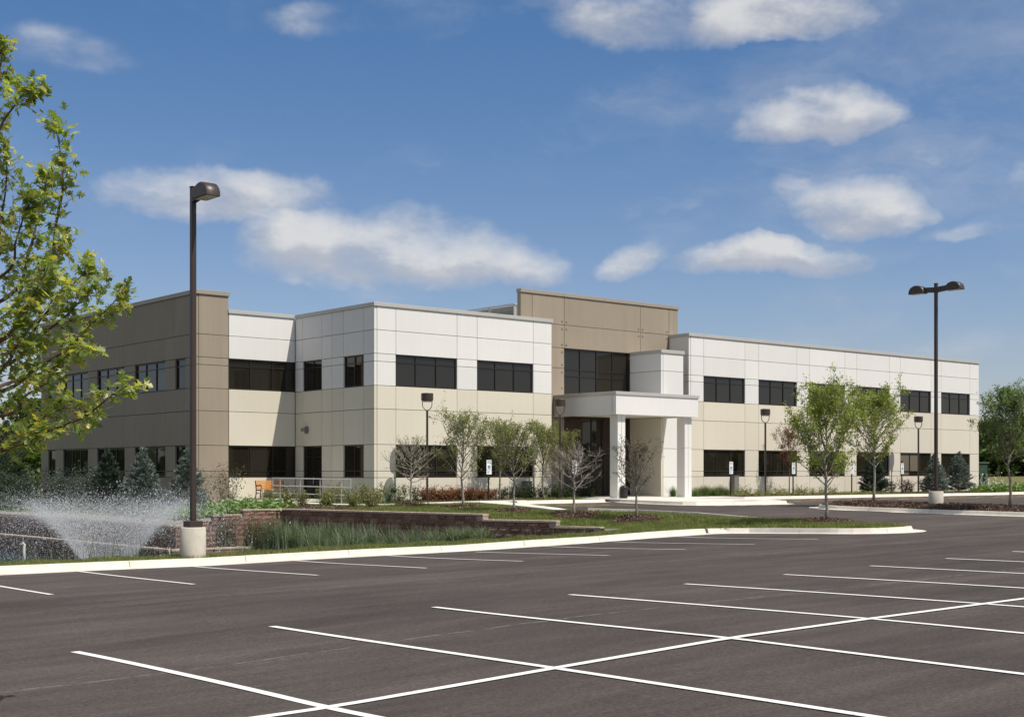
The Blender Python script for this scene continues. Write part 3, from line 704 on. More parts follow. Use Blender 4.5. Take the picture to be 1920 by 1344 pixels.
# ------------------------------------------------------------------ the building
bld = empty('office_building', (35.55, 52.1, .6))
tag(bld, 'two storey white and beige precast office building with dark bronze windows', 'building')
def bp(mb, name, m_, parent=None, **k):
    """a part of the building, or a sub-part of one of its walls"""
    if parent is None: return mb.obj(name, m_, bld, loc=tuple(-v for v in bld.location), **k)
    return mb.obj(name, m_, parent, **k)
ZR = [.35, 1.74, 2.05, 3.30, 4.97, 6.07, 7.20, 7.57, 8.68, 9.80]
T = .15; G_ = .011
class Facade:
    def __init__(s, origin, along, normal):
        s.o = Vector(origin); s.a = Vector(along); s.n = Vector(normal)
    def box(s, mb, u0, u1, z0, z1, d0, d1, mi=0):
        """d measured outwards from the panel face"""
        p = [s.o+s.a*u+s.n*d for u in (u0, u1) for d in (d0, d1)]
        xs = [q.x for q in p]; ys = [q.y for q in p]
        mb.box(min(xs), max(xs), min(ys), max(ys), z0, z1, mi)
def panel(fc, wall, u0, u1, z0, z1, material):
    mb = MB(); p = [fc.o+fc.a*(u0+G_)-fc.n*T, fc.o+fc.a*(u1-G_)]
    x0, x1 = sorted((p[0].x, p[1].x)); y0, y1 = sorted((p[0].y, p[1].y))
    mb.bbox(x0, x1, y0, y1, z0+G_, z1-G_, .008); bp(mb, 'wall_panel', material, wall)
def window(fc, u0, u1, z0, z1, vm, hm, name='window', frame_w=.055, panes=True, pm=None):
    mb = MB(); f = frame_w; d0, d1 = -T, -T+.075
    w = .05
    fc.box(mb, u0, u1, z0, z0+f, d0, d1); fc.box(mb, u0, u1, z1-f, z1, d0, d1)
    fc.box(mb, u0, u0+f, z0+f, z1-f, d0, d1); fc.box(mb, u1-f, u1, z0+f, z1-f, d0, d1)
    vs = [u0+f]+[v for m_ in vm for v in (m_-w/2, m_+w/2)]+[u1-f]
    for m_ in vm: fc.box(mb, m_-w/2, m_+w/2, z0+f, z1-f, d0, d1)
    zs = [z0+f]+[v for h in hm for v in (h-w/2, h+w/2)]+[z1-f]
    for h in hm:
        for i in range(0, len(vs), 2): fc.box(mb, vs[i], vs[i+1], h-w/2, h+w/2, d0, d1-.01)
    win = bp(mb, name, M['frame'])
    if panes:
        for i in range(0, len(vs), 2):
            for j in range(0, len(zs), 2):
                pb = MB(); fc.box(pb, vs[i]+.002, vs[i+1]-.002, zs[j]+.002, zs[j+1]-.002, -T+.012, -T+.030)
                o = bp(pb, 'pane', (pm or {}).get((i//2, j//2), M['glass']), win)
                o.rotation_euler = (0, 0, 0)
    return win
def thirds(u0, u1, n=3): return [u0+(u1-u0)*k/n for k in range(1, n)]
def facade(fc, wall, cuts, wins, top=9.80, colf=None, doors=(), rows=None):
    """wins: {column index: (panes wide, upper, lower)}"""
    rows = rows or ZR[:-1]+([top] if top < 10 else [9.80, top])
    def solid(ci, z0):
        if ci < 0 or ci >= len(cuts)-1: return False
        if ci in wins and ((wins[ci][1] and 6.06 < z0 < 7.56) or (wins[ci][2] and 1.73 < z0 < 3.2)): return False
        return not (ci in doors and z0 < 3.2)
    for ci in range(1, len(cuts)-1):       # tan sealant in the upright joints
        mb = MB()
        for z0, z1 in zip(rows[:-1], rows[1:]):
            if solid(ci-1, z0) and solid(ci, z0): fc.box(mb, cuts[ci]-G_-.001, cuts[ci]+G_+.001, z0+G_, z1-G_, -.05, -.009)
        if mb.v: bp(mb, 'sealant_joint', M['seal'], wall)
    for ci in range(len(cuts)-1):
        u0, u1 = cuts[ci], cuts[ci+1]
        for z0, z1 in zip(rows[:-1], rows[1:]):
            if ci in wins:
                up, lo = wins[ci][1], wins[ci][2]
                if up and 6.06 < z0 < 7.56: continue
                if lo and 1.73 < z0 < 3.2: continue
            if ci in doors and z0 < 3.2: continue
            panel(fc, wall, u0, u1, z0, z1, colf(z0))
        if ci in wins:
            n_, up, lo = wins[ci][:3]
            if up: window(fc, u0, u1, 6.085, 7.56, thirds(u0, u1, n_), [7.21], pm=wins[ci][4] if len(wins[ci]) > 4 else None)
            if lo: window(fc, u0, u1, 1.75, 3.29, thirds(u0, u1, n_), [2.06], pm=wins[ci][3] if len(wins[ci]) > 3 else None)
two = lambda z: M['white'] if z > 6.0 else M['beige']
brn = lambda z: M['brown']
def wallpart(boxes, m_='joint'):
    mb = MB()
    for b in boxes: mb.box(*b)
    return bp(mb, 'wall', M[m_])
# left wing
wl = wallpart([(35.55+T, 46.7-.02, 52.1+T, 59.3, .2, 9.76)])
facade(Facade((35.55, 52.1, 0), (1, 0, 0), (0, -1, 0)), wl, [0.155, 1.23, 4.90, 6.17, 9.87, 11.15], {1: (3, 1, 1), 3: (3, 1, 1)}, colf=two)
wside = wallpart([(35.55+T+.001, 36.2, 52.26, 59.05, .2, 9.75)])
facade(Facade((35.55, 52.1, 0), (0, 1, 0), (-1, 0, 0)), wside, [0, .90, 2.63, 3.68, 4.60, 6.38, 7.09], {1: (2, 1, 1), 4: (2, 1, 0)}, colf=two, doors=(4,))
fcS = Facade((35.55, 52.1, 0), (0, 1, 0), (-1, 0, 0))
dr = window(fcS, 4.60, 6.38, .66, 3.29, [5.49], [2.75], name='door', frame_w=.07)
hb = MB(); fcS.box(hb, 5.42, 5.45, 1.4, 1.75, -T+.08, -T+.12); bp(hb, 'door_handle', M['steel'], dr)
# recess wall between tower and wing
wrec = wallpart([(31.8, 35.55+T, 59.2+T, 79, .2, 9.76)])
facade(Facade((31.8, 59.2, 0), (1, 0, 0), (0, -1, 0)), wrec, [0.0, 3.745], {0: (3, 1, 1)}, colf=two, rows=[.35, 1.74, 3.30, 4.97, 6.07, 7.57, 8.68, 9.80])
# brown tower and shaded side wall
wtow = wallpart([(30.03+T, 31.8-.01, 59.2+T, 79, .2, 10.60)])
facade(Facade((30.03, 59.2, 0), (1, 0, 0), (0, -1, 0)), wtow, [.155, 1.76], {}, top=10.62, colf=brn, rows=ZR[:-1]+[10.62])
wsid2 = wallpart([(30.03+T+.001, 30.6, 59.36, 79-T, .2, 10.58)])
facade(Facade((30.03, 59.2, 0), (0, 1, 0), (-1, 0, 0)), wsid2, [0, 1.1, 2.2, 3.3, 6.85, 8.1, 11.65, 12.9, 16.45, 17.6, 18.7, 19.8],
       {1: (1, 1, 1), 3: (3, 1, 1), 5: (3, 1, 1), 7: (3, 1, 1), 9: (1, 1, 1)}, top=10.62, colf=brn, rows=ZR[:-1]+[10.62])
# right wing
wr = wallpart([(57.24+T, 88.0-.02, 52.1+T, 79, .2, 9.76)])
cuts = [.155, 1.26]
for k in range(6):
    x = 58.5-57.24+4.931*k
    cuts += ([x] if k else [])+[x+3.67]
cuts.append(88.02-57.24)
facade(Facade((57.24, 52.1, 0), (1, 0, 0), (0, -1, 0)), wr, cuts, {1+2*k: ((3, 1, 1) if k != 4 else (3, 1, 1, {(0, 1): M['blind'], (1, 1): M['blind'], (0, 0): M['blind']})) for k in range(6)}, colf=two)
wrs = wallpart([(57.24+T+.001, 57.8, 52.26, 53.7, .2, 9.75)])
facade(Facade((57.24, 52.1, 0), (0, 1, 0), (-1, 0, 0)), wrs, [0, 1.55], {}, colf=two)
wcore = wallpart([(46.7, 57.3, 53.65+T+.12, 79, .2, 9.70), (35.8, 46.8, 59.3, 79, .2, 9.74)], 'roof')
# brown centre slab
wc = wallpart([(45.9+.02, 58.0-.02, 53.65+T, 53.92, .2, 11.52)])
fcC = Facade((45.9, 53.65, 0), (1, 0, 0), (0, -1, 0))
for (x0, x1, z0, z1) in [(45.9, 46.7, 9.6, 11.5), (46.7, 49.0, 9.96, 11.5), (46.7, 49.0, 8.71, 9.96), (46.7, 49.0, 7.62, 8.71), (46.7, 49.0, 4.9, 7.62), (46.7, 49.0, .35, 4.9),
                         (49.0, 54.9, 9.96, 11.5), (49.0, 54.9, 8.71, 9.96), (54.9, 57.24, 9.96, 11.5), (54.9, 57.24, 8.71, 9.96), (55.9, 57.22, 7.2, 8.71), (55.9, 57.22, 3.3, 7.2), (55.9, 57.22, .35, 3.3), (57.24, 58.0, 9.6, 11.5)]:
    panel(fcC, wc, x0-45.9, x1-45.9, z0, z1, M['brown'])
ce = MB().box(45.9-.005, 45.9+.02, 53.66, 53.93, 9.6, 11.5); bp(ce, 'wall_end', M['brown'])
window(fcC, 3.1, 8.08, 6.1, 8.70, thirds(3.1, 8.08, 4), [7.22, 7.57])
for (x, zl) in [(49.0, [(9.96, 3), (8.71, 3), (7.62, 1), (6.35, 1)]), (54.9, [(9.96, 3)]), (57.24, [(9.96, 1)])]:
    for z, sides in zl:
        for dz in (-.2, .2):
            if z == 6.35 and dz < 0: continue
            for b_, sx in ((1, -.16), (2, .16)):
                if sides & b_:
                    if z == 8.71 and sx > 0 and dz < 0: continue
                    mb = MB(); mb.tube([(x+sx, 53.65, z+dz), (x+sx, 53.628, z+dz)], .055, 8); mb.tube([(x+sx, 53.63, z+dz), (x+sx, 53.60, z+dz)], .024, 6)
                    bp(mb, 'anchor_bolt', M['brown'])
# copings
def coping(x0, x1, y0, y1, z0, z1, m_='coping', seg=3.0, axis=None):
    mb = MB(); L = max(x1-x0, y1-y0); n = max(1, int(L/seg)); ax = (x1-x0) >= (y1-y0)
    for i in range(n):
        a, b = i/n, (i+1)/n
        if ax: mb.bbox(x0+(x1-x0)*a+.003, x0+(x1-x0)*b-.003, y0, y1, z0, z1, .008)
        else: mb.bbox(x0, x1, y0+(y1-y0)*a+.003, y0+(y1-y0)*b-.003, z0, z1, .008)
    bp(mb, 'coping', M[m_])
coping(35.49, 46.76, 52.04, 52.45, 9.79, 9.97)
coping(35.49, 35.90, 52.452, 59.138, 9.79, 9.97)
coping(31.75, 35.486, 59.14, 59.50, 9.79, 9.97)
coping(46.36, 46.76, 52.453, 53.6, 9.79, 9.97)
coping(57.18, 88.06, 52.04, 52.45, 9.79, 9.97)
coping(57.18, 57.60, 52.453, 53.62, 9.79, 9.97)
coping(29.97, 31.83, 59.13, 59.50, 10.61, 10.82, 'copingb')
coping(29.97, 30.35, 59.503, 79.05, 10.61, 10.82, 'copingb')
coping(45.85, 58.05, 53.59, 53.97, 11.49, 11.68, 'copingb')
rf = MB().box(35.9, 46.3, 52.5, 59.2, 9.76, 9.78).box(57.7, 87.8, 52.5, 78.9, 9.76, 9.78).box(30.6, 31.7, 59.5, 78.9, 10.59, 10.61); bp(rf, 'roof', M['roof'])
# roof screen of louvres
scr = empty('roof_screen', (48.3, 57, 9.72)); tag(scr, 'pale louvred equipment screen on the roof left of the tall brown wall', 'screen')
for (x, y) in [(48.33, 57.03), (48.33, 59.2), (48.33, 61.4), (48.33, 63.6), (48.33, 65.9), (50.5, 57.03), (53, 57.03), (55.9, 57.03)]:
    MB().box(x-.05, x+.05, y-.05, y+.05, 0, 1.62).obj('post', M['louver'], scr, loc=(-48.3, -57, 0))
for k in range(14):
    z = .06+k*.11
    MB().add([(0, .1, z), (0, 9, z), (-.0, 9, z), (-.0, .1, z), (.07, .1, z+.075), (.07, 9, z+.075), (.085, 9, z+.07), (.085, .1, z+.07)], [(0, 1, 5, 4), (4, 5, 6, 7), (0, 4, 7, 3), (3, 7, 6, 2)]).obj('louver_slat', M['louver'], scr, loc=(-.02, 0, 0))
    MB().add([(.1, 0, z), (7.6, 0, z), (7.6, .07, z+.075), (.1, .07, z+.075)], [(0, 1, 2, 3)]).obj('louver_slat', M['louver'], scr, loc=(0, -.02, 0))
MB().box(.11, 7.6, .12, 8.9, 0, 1.6).obj('backing', M['grey'], scr)
MB().box(-.07, .05, -.07, 9, 1.62, 1.68).box(.051, 7.7, -.07, .05, 1.62, 1.68).obj('top_rail', M['louver'], scr)
# canopy, columns and stair block at the entrance
cf = MB(); x0, x1, y0, y1 = 48.24, 54.46, 48.9, 53.62
cf.box(x0, x1, y0, y0+.25, 4.97, 5.98).box(x0, x0+.25, y0+.251, y1, 4.97, 5.98).box(x1-.25, x1, y0+.251, y1, 4.97, 5.98)
cn = bp(cf, 'canopy', M['white'])
bp(MB().box(x0+.25, x1-.25, y0+.25, y1, 5.04, 5.9), 'soffit', M['soffit'], cn)
cc = MB(); cc.bbox(x0-.05, x1+.05, y0-.05, y0+.35, 5.97, 6.14, .008).bbox(x0-.05, x0+.35, y0+.353, y1, 5.97, 6.14, .008).bbox(x1-.35, x1+.05, y0+.353, 53.5, 5.97, 6.14, .008).box(x0+.35, x1-.35, y0+.35, y1, 5.95, 6.06)
bp(cc, 'coping', M['coping'], cn)
bp(MB().box(x0-.003, x0+.0, y0+.27, y0+.285, 4.98, 5.96), 'joint', M['joint'], cn)
for cx in (48.6, 53.66):
    mb = MB()
    for z0, z1 in ((.45, 1.74), (1.76, 3.30), (3.32, 4.968)):
        mb.bbox(cx, cx+.265, 49.14, 49.72, z0, z1, .01); mb.bbox(cx+.285, cx+.55, 49.14, 49.72, z0, z1, .01)
    mb.box(cx+.02, cx+.53, 49.18, 49.70, .45, 4.96)
    bp(mb, 'column', M['white'])
wb = wallpart([(54.0+T, 55.8-.02, 51.2+T, 53.64, .2, 8.57)])
fb = Facade((54.0, 51.2, 0), (1, 0, 0), (0, -1, 0))
for z0, z1 in ((.35, 1.74), (1.74, 3.30), (3.30, 6.07), (6.07, 7.60), (7.60, 8.59)): panel(fb, wb, .155, 1.8, z0, z1, M['white'])
fb2 = Facade((54.0, 51.2, 0), (0, 1, 0), (-1, 0, 0))
for z0, z1, c_ in ((.35, 5.0, 'beige'), (5.0, 6.07, 'white'), (6.07, 7.60, 'white'), (7.60, 8.59, 'white')): panel(fb2, wb, 0, 2.44, z0, z1, M[c_])
coping(53.95, 55.85, 51.14, 51.5, 8.58, 8.77); coping(53.95, 54.35, 51.503, 53.6, 8.58, 8.77)
bp(MB().box(54.35, 55.8, 51.5, 53.6, 8.55, 8.60), 'roof', M['roof'])
# entrance storefront
fe = Facade((49.02, 53.65, 0), (1, 0, 0), (0, -1, 0))
mb = MB(); fe.box(mb, 0, 1.25, .65, 4.95, -T, -.06); bp(mb, 'wood_panel', M['wood'])
mb = MB(); fe.box(mb, 2.95, 4.93, 3.02, 4.95, -T, -.06); bp(mb, 'wood_panel', M['wood'])
w_ = window(fe, 1.26, 2.94, 3.02, 4.95, [2.1], [], name='window')
w_ = window(fe, 1.26, 3.1, .66, 2.98, [2.18], [], name='entrance_door', frame_w=.08)
w_ = window(fe, 3.11, 4.93, .66, 2.98, [4.0], [], name='window', frame_w=.08)
def text_part(s_, size, m_, parent, loc, rot, name='lettering', extr=.004):
    cu = bpy.data.curves.new(name, 'FONT'); cu.body = s_; cu.size = size; cu.extrude = extr; cu.align_x = 'CENTER'; cu.align_y = 'CENTER'
    t_ = bpy.data.objects.new(name, cu); C.objects.link(t_)
    me = bpy.data.meshes.new_from_object(t_.evaluated_get(bpy.context.evaluated_depsgraph_get())); bpy.data.objects.remove(t_)
    me.name = name; me.materials.clear(); me.materials.append(m_)
    return newobj(name, me, parent, loc, rot)
text_part('925', .33, M['digit'], bld, Vector((49.98, 53.53, 3.06))-bld.location, (R(90), 0, 0), 'address_number')
# small fixtures on the walls
lt = MB().bbox(35.27, 35.55, 57.9, 58.25, 4.05, 4.22, .02).box(35.48, 35.56, 57.95, 58.2, 3.95, 4.3); bp(lt, 'wall_lamp', M['grey'])
fl = empty('flood_lamp', (36.0, 51.4, .6)); tag(fl, 'small black ground flood lamp at the corner of the white wing', 'lamp')
MB().tube([(0, 0, 0), (0, 0, .55)], .02, 6).obj('post', M['black'], fl)
MB().bbox(-.11, .11, -.08, .08, .5, .68, .02).obj('lamp_head', M['black'], fl, rot=(R(20), 0, 0))
el = MB(); pr = [(0.0, 0), (.02, .35), (.07, .7), (.16, 1.0), (.28, 1.17), (.40, 1.24), (.50, 1.24), (.57, 1.16), (.60, .95), (.60, 0)]  # thin grey slab standing in for a shadow shape on the wall
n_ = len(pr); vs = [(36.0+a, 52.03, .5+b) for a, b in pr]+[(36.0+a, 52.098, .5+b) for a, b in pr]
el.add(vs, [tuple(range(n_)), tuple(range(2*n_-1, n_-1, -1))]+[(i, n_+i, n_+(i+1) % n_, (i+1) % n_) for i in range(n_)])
tag(el.obj('shadow_slab', M['grey']), 'rounded grey slab in the shape of a shadow against the beige corner panel behind the shrubs', 'shadow slab')
for (x, w, h, lab) in ((44.85, .45, 1.0, 'low grey box against the wall right of the second left-wing window'), (61.05, .42, 1.25, 'tall grey box beside the sign post nearest the canopy'), (75.2, .5, 1.15, 'grey box between the dark spruce and the copper shrubs')):  # plain grey boxes with lid and door against the front wall
    r_ = MB().bbox(-w/2, w/2, -.14, .14, 0, h-.04, .012).obj('grey_box', M['grey'], loc=(x, 51.92, .55))
    tag(r_, lab, 'cabinet'); MB().bbox(-w/2-.02, w/2+.02, -.16, .16, h-.038, h, .01).obj('lid', M['grey'], r_)
    MB().box(-w/2+.04, w/2-.04, -.146, -.141, .1, h-.1).obj('door', M['grey'], r_)

# ------------------------------------------------------------------ light poles
def shoebox(parent, z, dirv, L=.74, Wd=.40, H=.35, arm=.30):
    """half barrel lamp head on a short arm; dirv is the horizontal arm direction"""
    a = Vector(dirv).normalized(); b = Vector((-a.y, a.x, 0)); up = Vector((0, 0, 1))
    def P(u, v, w): q = a*u+b*v+up*w; return (q.x, q.y, q.z+z)
    n = 12; prof = [(arm+L/2-L/2*math.cos(PI*i/n), H*math.sin(PI*i/n)**.8) for i in range(n+1)]
    mb = MB(); rows = []
    for v, s_ in ((-Wd/2, .90), (-Wd/2+.035, 1.0), (Wd/2-.035, 1.0), (Wd/2, .90)):
        rows.append([P(arm+L/2+(u-arm-L/2)*s_, v, w*s_) for u, w in prof])
    vs = [q for r in rows for q in r]; m_ = n+1
    fs = [(i*m_+j, i*m_+j+1, (i+1)*m_+j+1, (i+1)*m_+j) for i in range(3) for j in range(n)]+[tuple(range(m_-1, -1, -1)), tuple(3*m_+j for j in range(m_))]
    mb.add(vs, fs)
    o = mb.obj('lamp_head', M['bronze'], parent); 
    for p_ in o.data.polygons: p_.use_smooth = len(p_.vertices) == 4 and True
    lb = MB(); u0, u1, v0, v1 = arm+.05, arm+L-.05, -Wd/2+.05, Wd/2-.05
    lb.add([P(u0, v0, -.012), P(u1, v0, -.012), P(u1, v1, -.012), P(u0, v1, -.012), P(u0, v0, .01), P(u1, v0, .01), P(u1, v1, .01), P(u0, v1, .01)], [(0, 1, 2, 3), (7, 6, 5, 4), (0, 4, 5, 1), (1, 5, 6, 2), (2, 6, 7, 3), (3, 7, 4, 0)])
    lb.obj('lens', M['lens'], o)
    ab = MB(); pr = [(.05, .20), (arm+.10, .24), (arm+.10, .03), (.05, -.02)]
    ab.add([P(u, v, w) for v in (-.075, .075) for u, w in pr], [(0, 1, 2, 3), (7, 6, 5, 4), (0, 4, 5, 1), (1, 5, 6, 2), (2, 6, 7, 3), (3, 7, 4, 0)])
    ab.obj('arm', M['bronze'], parent)
def light_pole(loc, top, base_h, dirs, label, yaw=0.0):
    t = empty('light_pole', loc); tag(t, label, 'light pole', 'tall parking lot light poles')
    mb = MB(); r_ = .305; prof = [(r_, -.25)]
    n = 1
    for i in range(n):
        z = base_h*i/n; prof += [(r_, z+.012)]
    prof += [(r_, base_h-.02), (r_-.02, base_h)]
    mb.lathe(prof, 36); o = mb.obj('concrete_base', M['basec'], t, smooth_=True)
    for p_ in o.data.polygons:
        if len(p_.vertices) > 4: p_.use_smooth = False
    MB().bbox(-.175, .175, -.175, .175, base_h+.002, base_h+.15, .01).obj('base_cover', M['bronze'], t, rot=(0, 0, yaw))
    hw = .062; MB().bbox(-hw, hw, -hw, hw, base_h+.15, top, .012).obj('pole', M['bronze'], t, rot=(0, 0, yaw))
    MB().bbox(-hw-.01, hw+.01, -hw-.01, hw+.01, top+.001, top+.03, .008).obj('pole_cap', M['bronze'], t, rot=(0, 0, yaw))
    for d in dirs: shoebox(t, top-.34, d, arm=.30 if len(dirs) == 1 else .50)
    return t
p = at(362, 32.5); light_pole((p.x, p.y, -.11), 9.0, .78, [(0, -1, 0)], 'tall bronze light pole with a single head on a round concrete base beside the pond')
p = at(1755, 56.6); light_pole((p.x, p.y, .58), 9.36, .62, [(0, -1, 0), (0, 1, 0)], 'tall bronze light pole with two heads standing in the mulched island')

def post_lamp_build():
    t = empty('post_lamp')
    MB().bbox(-.05, .05, -.05, .05, 0, 4.28, .008).obj('post', M['bronze'], t)
    MB().bbox(-.11, .11, -.11, .11, 0, .05, .01).obj('base_plate', M['bronze'], t)
    for s_ in (1, -1):
        pts = [(s_*.0, 0, 4.26), (s_*.13, 0, 4.33), (s_*.21, 0, 4.45), (s_*.225, 0, 4.60), (s_*.225, 0, 4.74)]
        for dy in (-.03, .03): MB().tube([(x, y+dy, z) for x, y, z in pts], .016, 6).obj('yoke', M['bronze'], t)
    h = MB(); h.lathe([(.05, 4.72), (.27, 4.72), (.285, 4.74), (.285, 5.05), (.27, 5.07), (.03, 5.09)], 24); h.obj('lamp_shade', M['bronze'], t)
    MB().lathe([(.10, 4.66), (.20, 4.66), (.20, 4.715), (.10, 4.715)], 16).obj('lens', M['lens'], t)
    return t
pls = [(801, 50.3, 'bronze drum head post lamp in front of the left wing between its two windows'), (1050, 50.6, 'bronze drum head post lamp at the left end of the canopy'),
       (1435, 50.4, 'bronze drum head post lamp in front of the second right-wing window'), (1722, 50.4, 'bronze drum head post lamp in front of the fifth right-wing window')]
pl0 = post_lamp_build()
for i, (px, Y, lab) in enumerate(pls):
    q = atY(px, Y); o = pl0 if i == 0 else copy_tree(pl0); o.location = (q.x, q.y, gz(q.x, q.y)); tag(o, lab, 'street lamp', 'pedestrian post lamps along the building'); o.rotation_euler = (0, 0, -R(40))

# ------------------------------------------------------------------ accessible parking signs
def sign_build():
    t = empty('parking_sign')
    MB().bbox(-.03, .03, -.03, .03, 0, 2.12, .004).obj('post', M['black'], t)
    p_ = MB().bbox(-.155, .155, -.043, -.036, 1.50, 1.96, .003).obj('sign_panel', M['sign'], t)
    l_ = MB().bbox(-.155, .155, -.043, -.036, 1.28, 1.485, .003).obj('lower_sign', M['sign'], t)
    MB().box(-.075, .075, -.0455, -.0435, 1.545, 1.695).obj('blue_symbol', M['blue'], p_)
    sy = MB(); c = [(-.005+.042*math.cos(2*PI*k/14), 1.60+.042*math.sin(2*PI*k/14)) for k in range(14)]
    sy.tube([(x, -.048, z) for x, z in c+c[:1]], .006, 5, cap=False)
    sy.tube([(-.012, -.048, 1.66), (-.008, -.048, 1.615), (.03, -.048, 1.613), (.048, -.048, 1.57)], .008, 5); sy.lathe([(.001, 1.668), (.012, 1.675), (.001, 1.69)], 8, c=(-.013, -.05))
    sy.obj('wheelchair_symbol', M['sign'], p_)
    text_part('RESERVED', .062, M['green'], p_, (0, -.0445, 1.895), (R(90), 0, 0), 'lettering', .001)
    text_part('PARKING', .062, M['green'], p_, (0, -.0445, 1.815), (R(90), 0, 0), 'lettering', .001)
    MB().box(-.11, .05, -.0455, -.0435, 1.40, 1.43).box(-.11, .02, -.0455, -.0435, 1.34, 1.365).obj('green_print', M['green'], l_)
    return t
sg = [(916, 49.6, 'reserved parking sign on a black post left of the round headed sapling'), (1077, 48.9, 'reserved parking sign seen through the bare tree left of the canopy'), (1370, 49.4, 'blue and white reserved parking sign nearest the right canopy column'),
      (1487, 49.4, 'reserved parking sign beside the copper leaved sapling'), (1597, 49.4, 'reserved parking sign between the two green maples'), (1691, 49.4, 'reserved parking sign in front of the dark red shrubs')]
s0 = sign_build()
for i, (px, Y, lab) in enumerate(sg):
    q = atY(px, Y); o = s0 if i == 0 else copy_tree(s0); o.location = (q.x, q.y, gz(q.x, q.y)); tag(o, lab, 'sign', 'accessible parking signs')

# ------------------------------------------------------------------ bench, handrail, bin, cabinet, pipe
def bench():
    t = empty('park_bench', (33.75, 58.45, .70)); tag(t, 'park bench with orange wood slats and black iron ends left of the side door', 'bench')
    Wd = 1.55
    for sx in (-Wd/2, Wd/2):
        mb = MB(); mb.tube([(sx, -.30, 0), (sx, -.27, .25), (sx, -.28, .43)], .025, 6); mb.tube([(sx, .22, 0), (sx, .16, .25), (sx, .15, .43), (sx, .23, .88)], .025, 6)
        mb.tube([(sx, -.28, .43), (sx, .15, .40)], .025, 6); mb.tube([(sx, -.34, .60), (sx, -.30, .66), (sx, .0, .64), (sx, .18, .62)], .028, 6); mb.tube([(sx, -.28, .43), (sx, -.36, .52), (sx, -.32, .64)], .02, 6)
        mb.tube([(sx, -.27, .2), (sx, 0, .30), (sx, .16, .2)], .018, 6); mb.obj('end_frame', M['iron'], t)
    for i in range(5): MB().bbox(-Wd/2+.02, Wd/2-.02, -.27+i*.085, -.27+i*.085+.065, .44, .468, .006).obj('seat_slat', M['slat'], t)
    for i in range(5):
        z = .50+i*.08; y = .165+i*.016; MB().bbox(-Wd/2+.02, Wd/2-.02, y-.03, y-.005, z, z+.062, .006).obj('back_slat', M['slat'], t)
    return t
bench()
def rail():
    ys = [57.3, 56.6, 54.75, 53.0, 51.2, 50.45]; x = 33.15
    t = empty('handrail', (x, 50.45, .6)); tag(t, 'galvanised steel handrail with three rails along the walk to the side door', 'handrail')
    zb = lambda y: .62+(y-50.45)*.006
    for y in ys: MB().tube([(x, y, zb(y)-.05), (x, y, zb(y)+1.05)], .022, 8).obj('post', M['steel'], t, loc=(-x, -50.45, -.6))
    for h in (1.06, .70, .34): MB().tube([(x, ys[0]+.02, zb(ys[0])+h), (x, ys[-1]-.02, zb(ys[-1])+h)], .024, 8).obj('rail', M['steel'], t, loc=(-x, -50.45, -.6))
rail()
q = atY(1171, 49.0); bn = empty('litter_bin', (q.x-.05, q.y, .65)); tag(bn, 'dark domed litter bin beside the left canopy column', 'bin')
MB().lathe([(.17, 0), (.19, .02), (.20, .50), (.21, .52), (.21, .54)], 18).obj('body', M['iron'], bn); MB().lathe([(.21, .542), (.19, .60), (.11, .66), (.02, .68)], 18).obj('lid', M['black'], bn, smooth_=True)
tr = empty('electrical_cabinet', (91.2, 55.2, .7)); tag(tr, 'large dark green electrical cabinet beyond the right end of the building', 'cabinet')
MB().bbox(-1.6, 1.6, -1.0, 1.0, 0, 1.95, .03).obj('housing', M['gbox'], tr); MB().bbox(-1.7, 1.7, -1.1, 1.1, 1.952, 2.05, .02).obj('lid', M['gbox2'], tr)
for x_ in (-1.5, -.02): MB().bbox(x_, x_+1.42, -1.03, -1.001, .1, 1.8, .01).obj('door', M['gbox'], tr)
MB().bbox(.25, .6, -1.2, -1.035, .2, 1.2, .02).obj('meter_box', M['gbox2'], tr); MB().bbox(.95, 1.3, -1.2, -1.035, .2, 1.2, .02).obj('meter_box', M['gbox2'], tr)
q = at(45, 33.2); pp = empty('vent_pipe', (q.x, q.y, -.3)); tag(pp, 'white bent vent pipe sticking up from the bank left of the fountain', 'pipe')
MB().tube([(0, 0, -.3), (0, 0, .42), (.01, 0, .50), (-.03, 0, .55), (-.08, 0, .52)], .035, 8).obj('pipe', M['pipe'], pp)
q = at(318, 36); st = MB().tube([(q.x, q.y, -1.0), (q.x, q.y, -.02)], .012, 6).obj('marker_stake', M['pipe']); tag(st, 'thin pale stake at the pond edge left of the single-headed light pole', 'stake')

# ------------------------------------------------------------------ foliage tools
def leaf_cloud(pos, size, template, rng, nz=.0, dirs=None, dirw=0.0, sizevar=.3, droop=0.0):
    """one leaf (template of 2d points and faces) at each position, randomly turned"""
    pos = np.asarray(pos, float); n = len(pos); tv, tf = template; tv = np.array(tv, float)
    a = rng.normal(size=(n, 3))
    if dirs is not None: a = a/np.linalg.norm(a, axis=1, keepdims=True)*(1-dirw)+np.asarray(dirs)*dirw
    a[:, 2] -= droop
    a /= np.linalg.norm(a, axis=1, keepdims=True)+1e-9
    nn = rng.normal(size=(n, 3)); nn[:, 2] = np.abs(nn[:, 2])+nz
    b = np.cross(nn, a); b /= np.linalg.norm(b, axis=1, keepdims=True)+1e-9
    c = np.cross(a, b); s = size*(1+rng.uniform(-sizevar, sizevar, n))
    k = len(tv); z = tv[:, 2] if tv.shape[1] > 2 else np.zeros(k)
    V = pos[:, None, :]+s[:, None, None]*(tv[None, :, 0, None]*a[:, None, :]+tv[None, :, 1, None]*b[:, None, :]+z[None, :, None]*c[:, None, :])
    F = np.array(tf)[None]+np.arange(n)[:, None, None]*k
    return V.reshape(-1, 3), F.reshape(-1, np.array(tf).shape[1])
T_DIA = ([(0, 0, 0), (.5, .32, .06), (1, 0, 0), (.5, -.32, .06)], [(0, 1, 2), (0, 2, 3)])
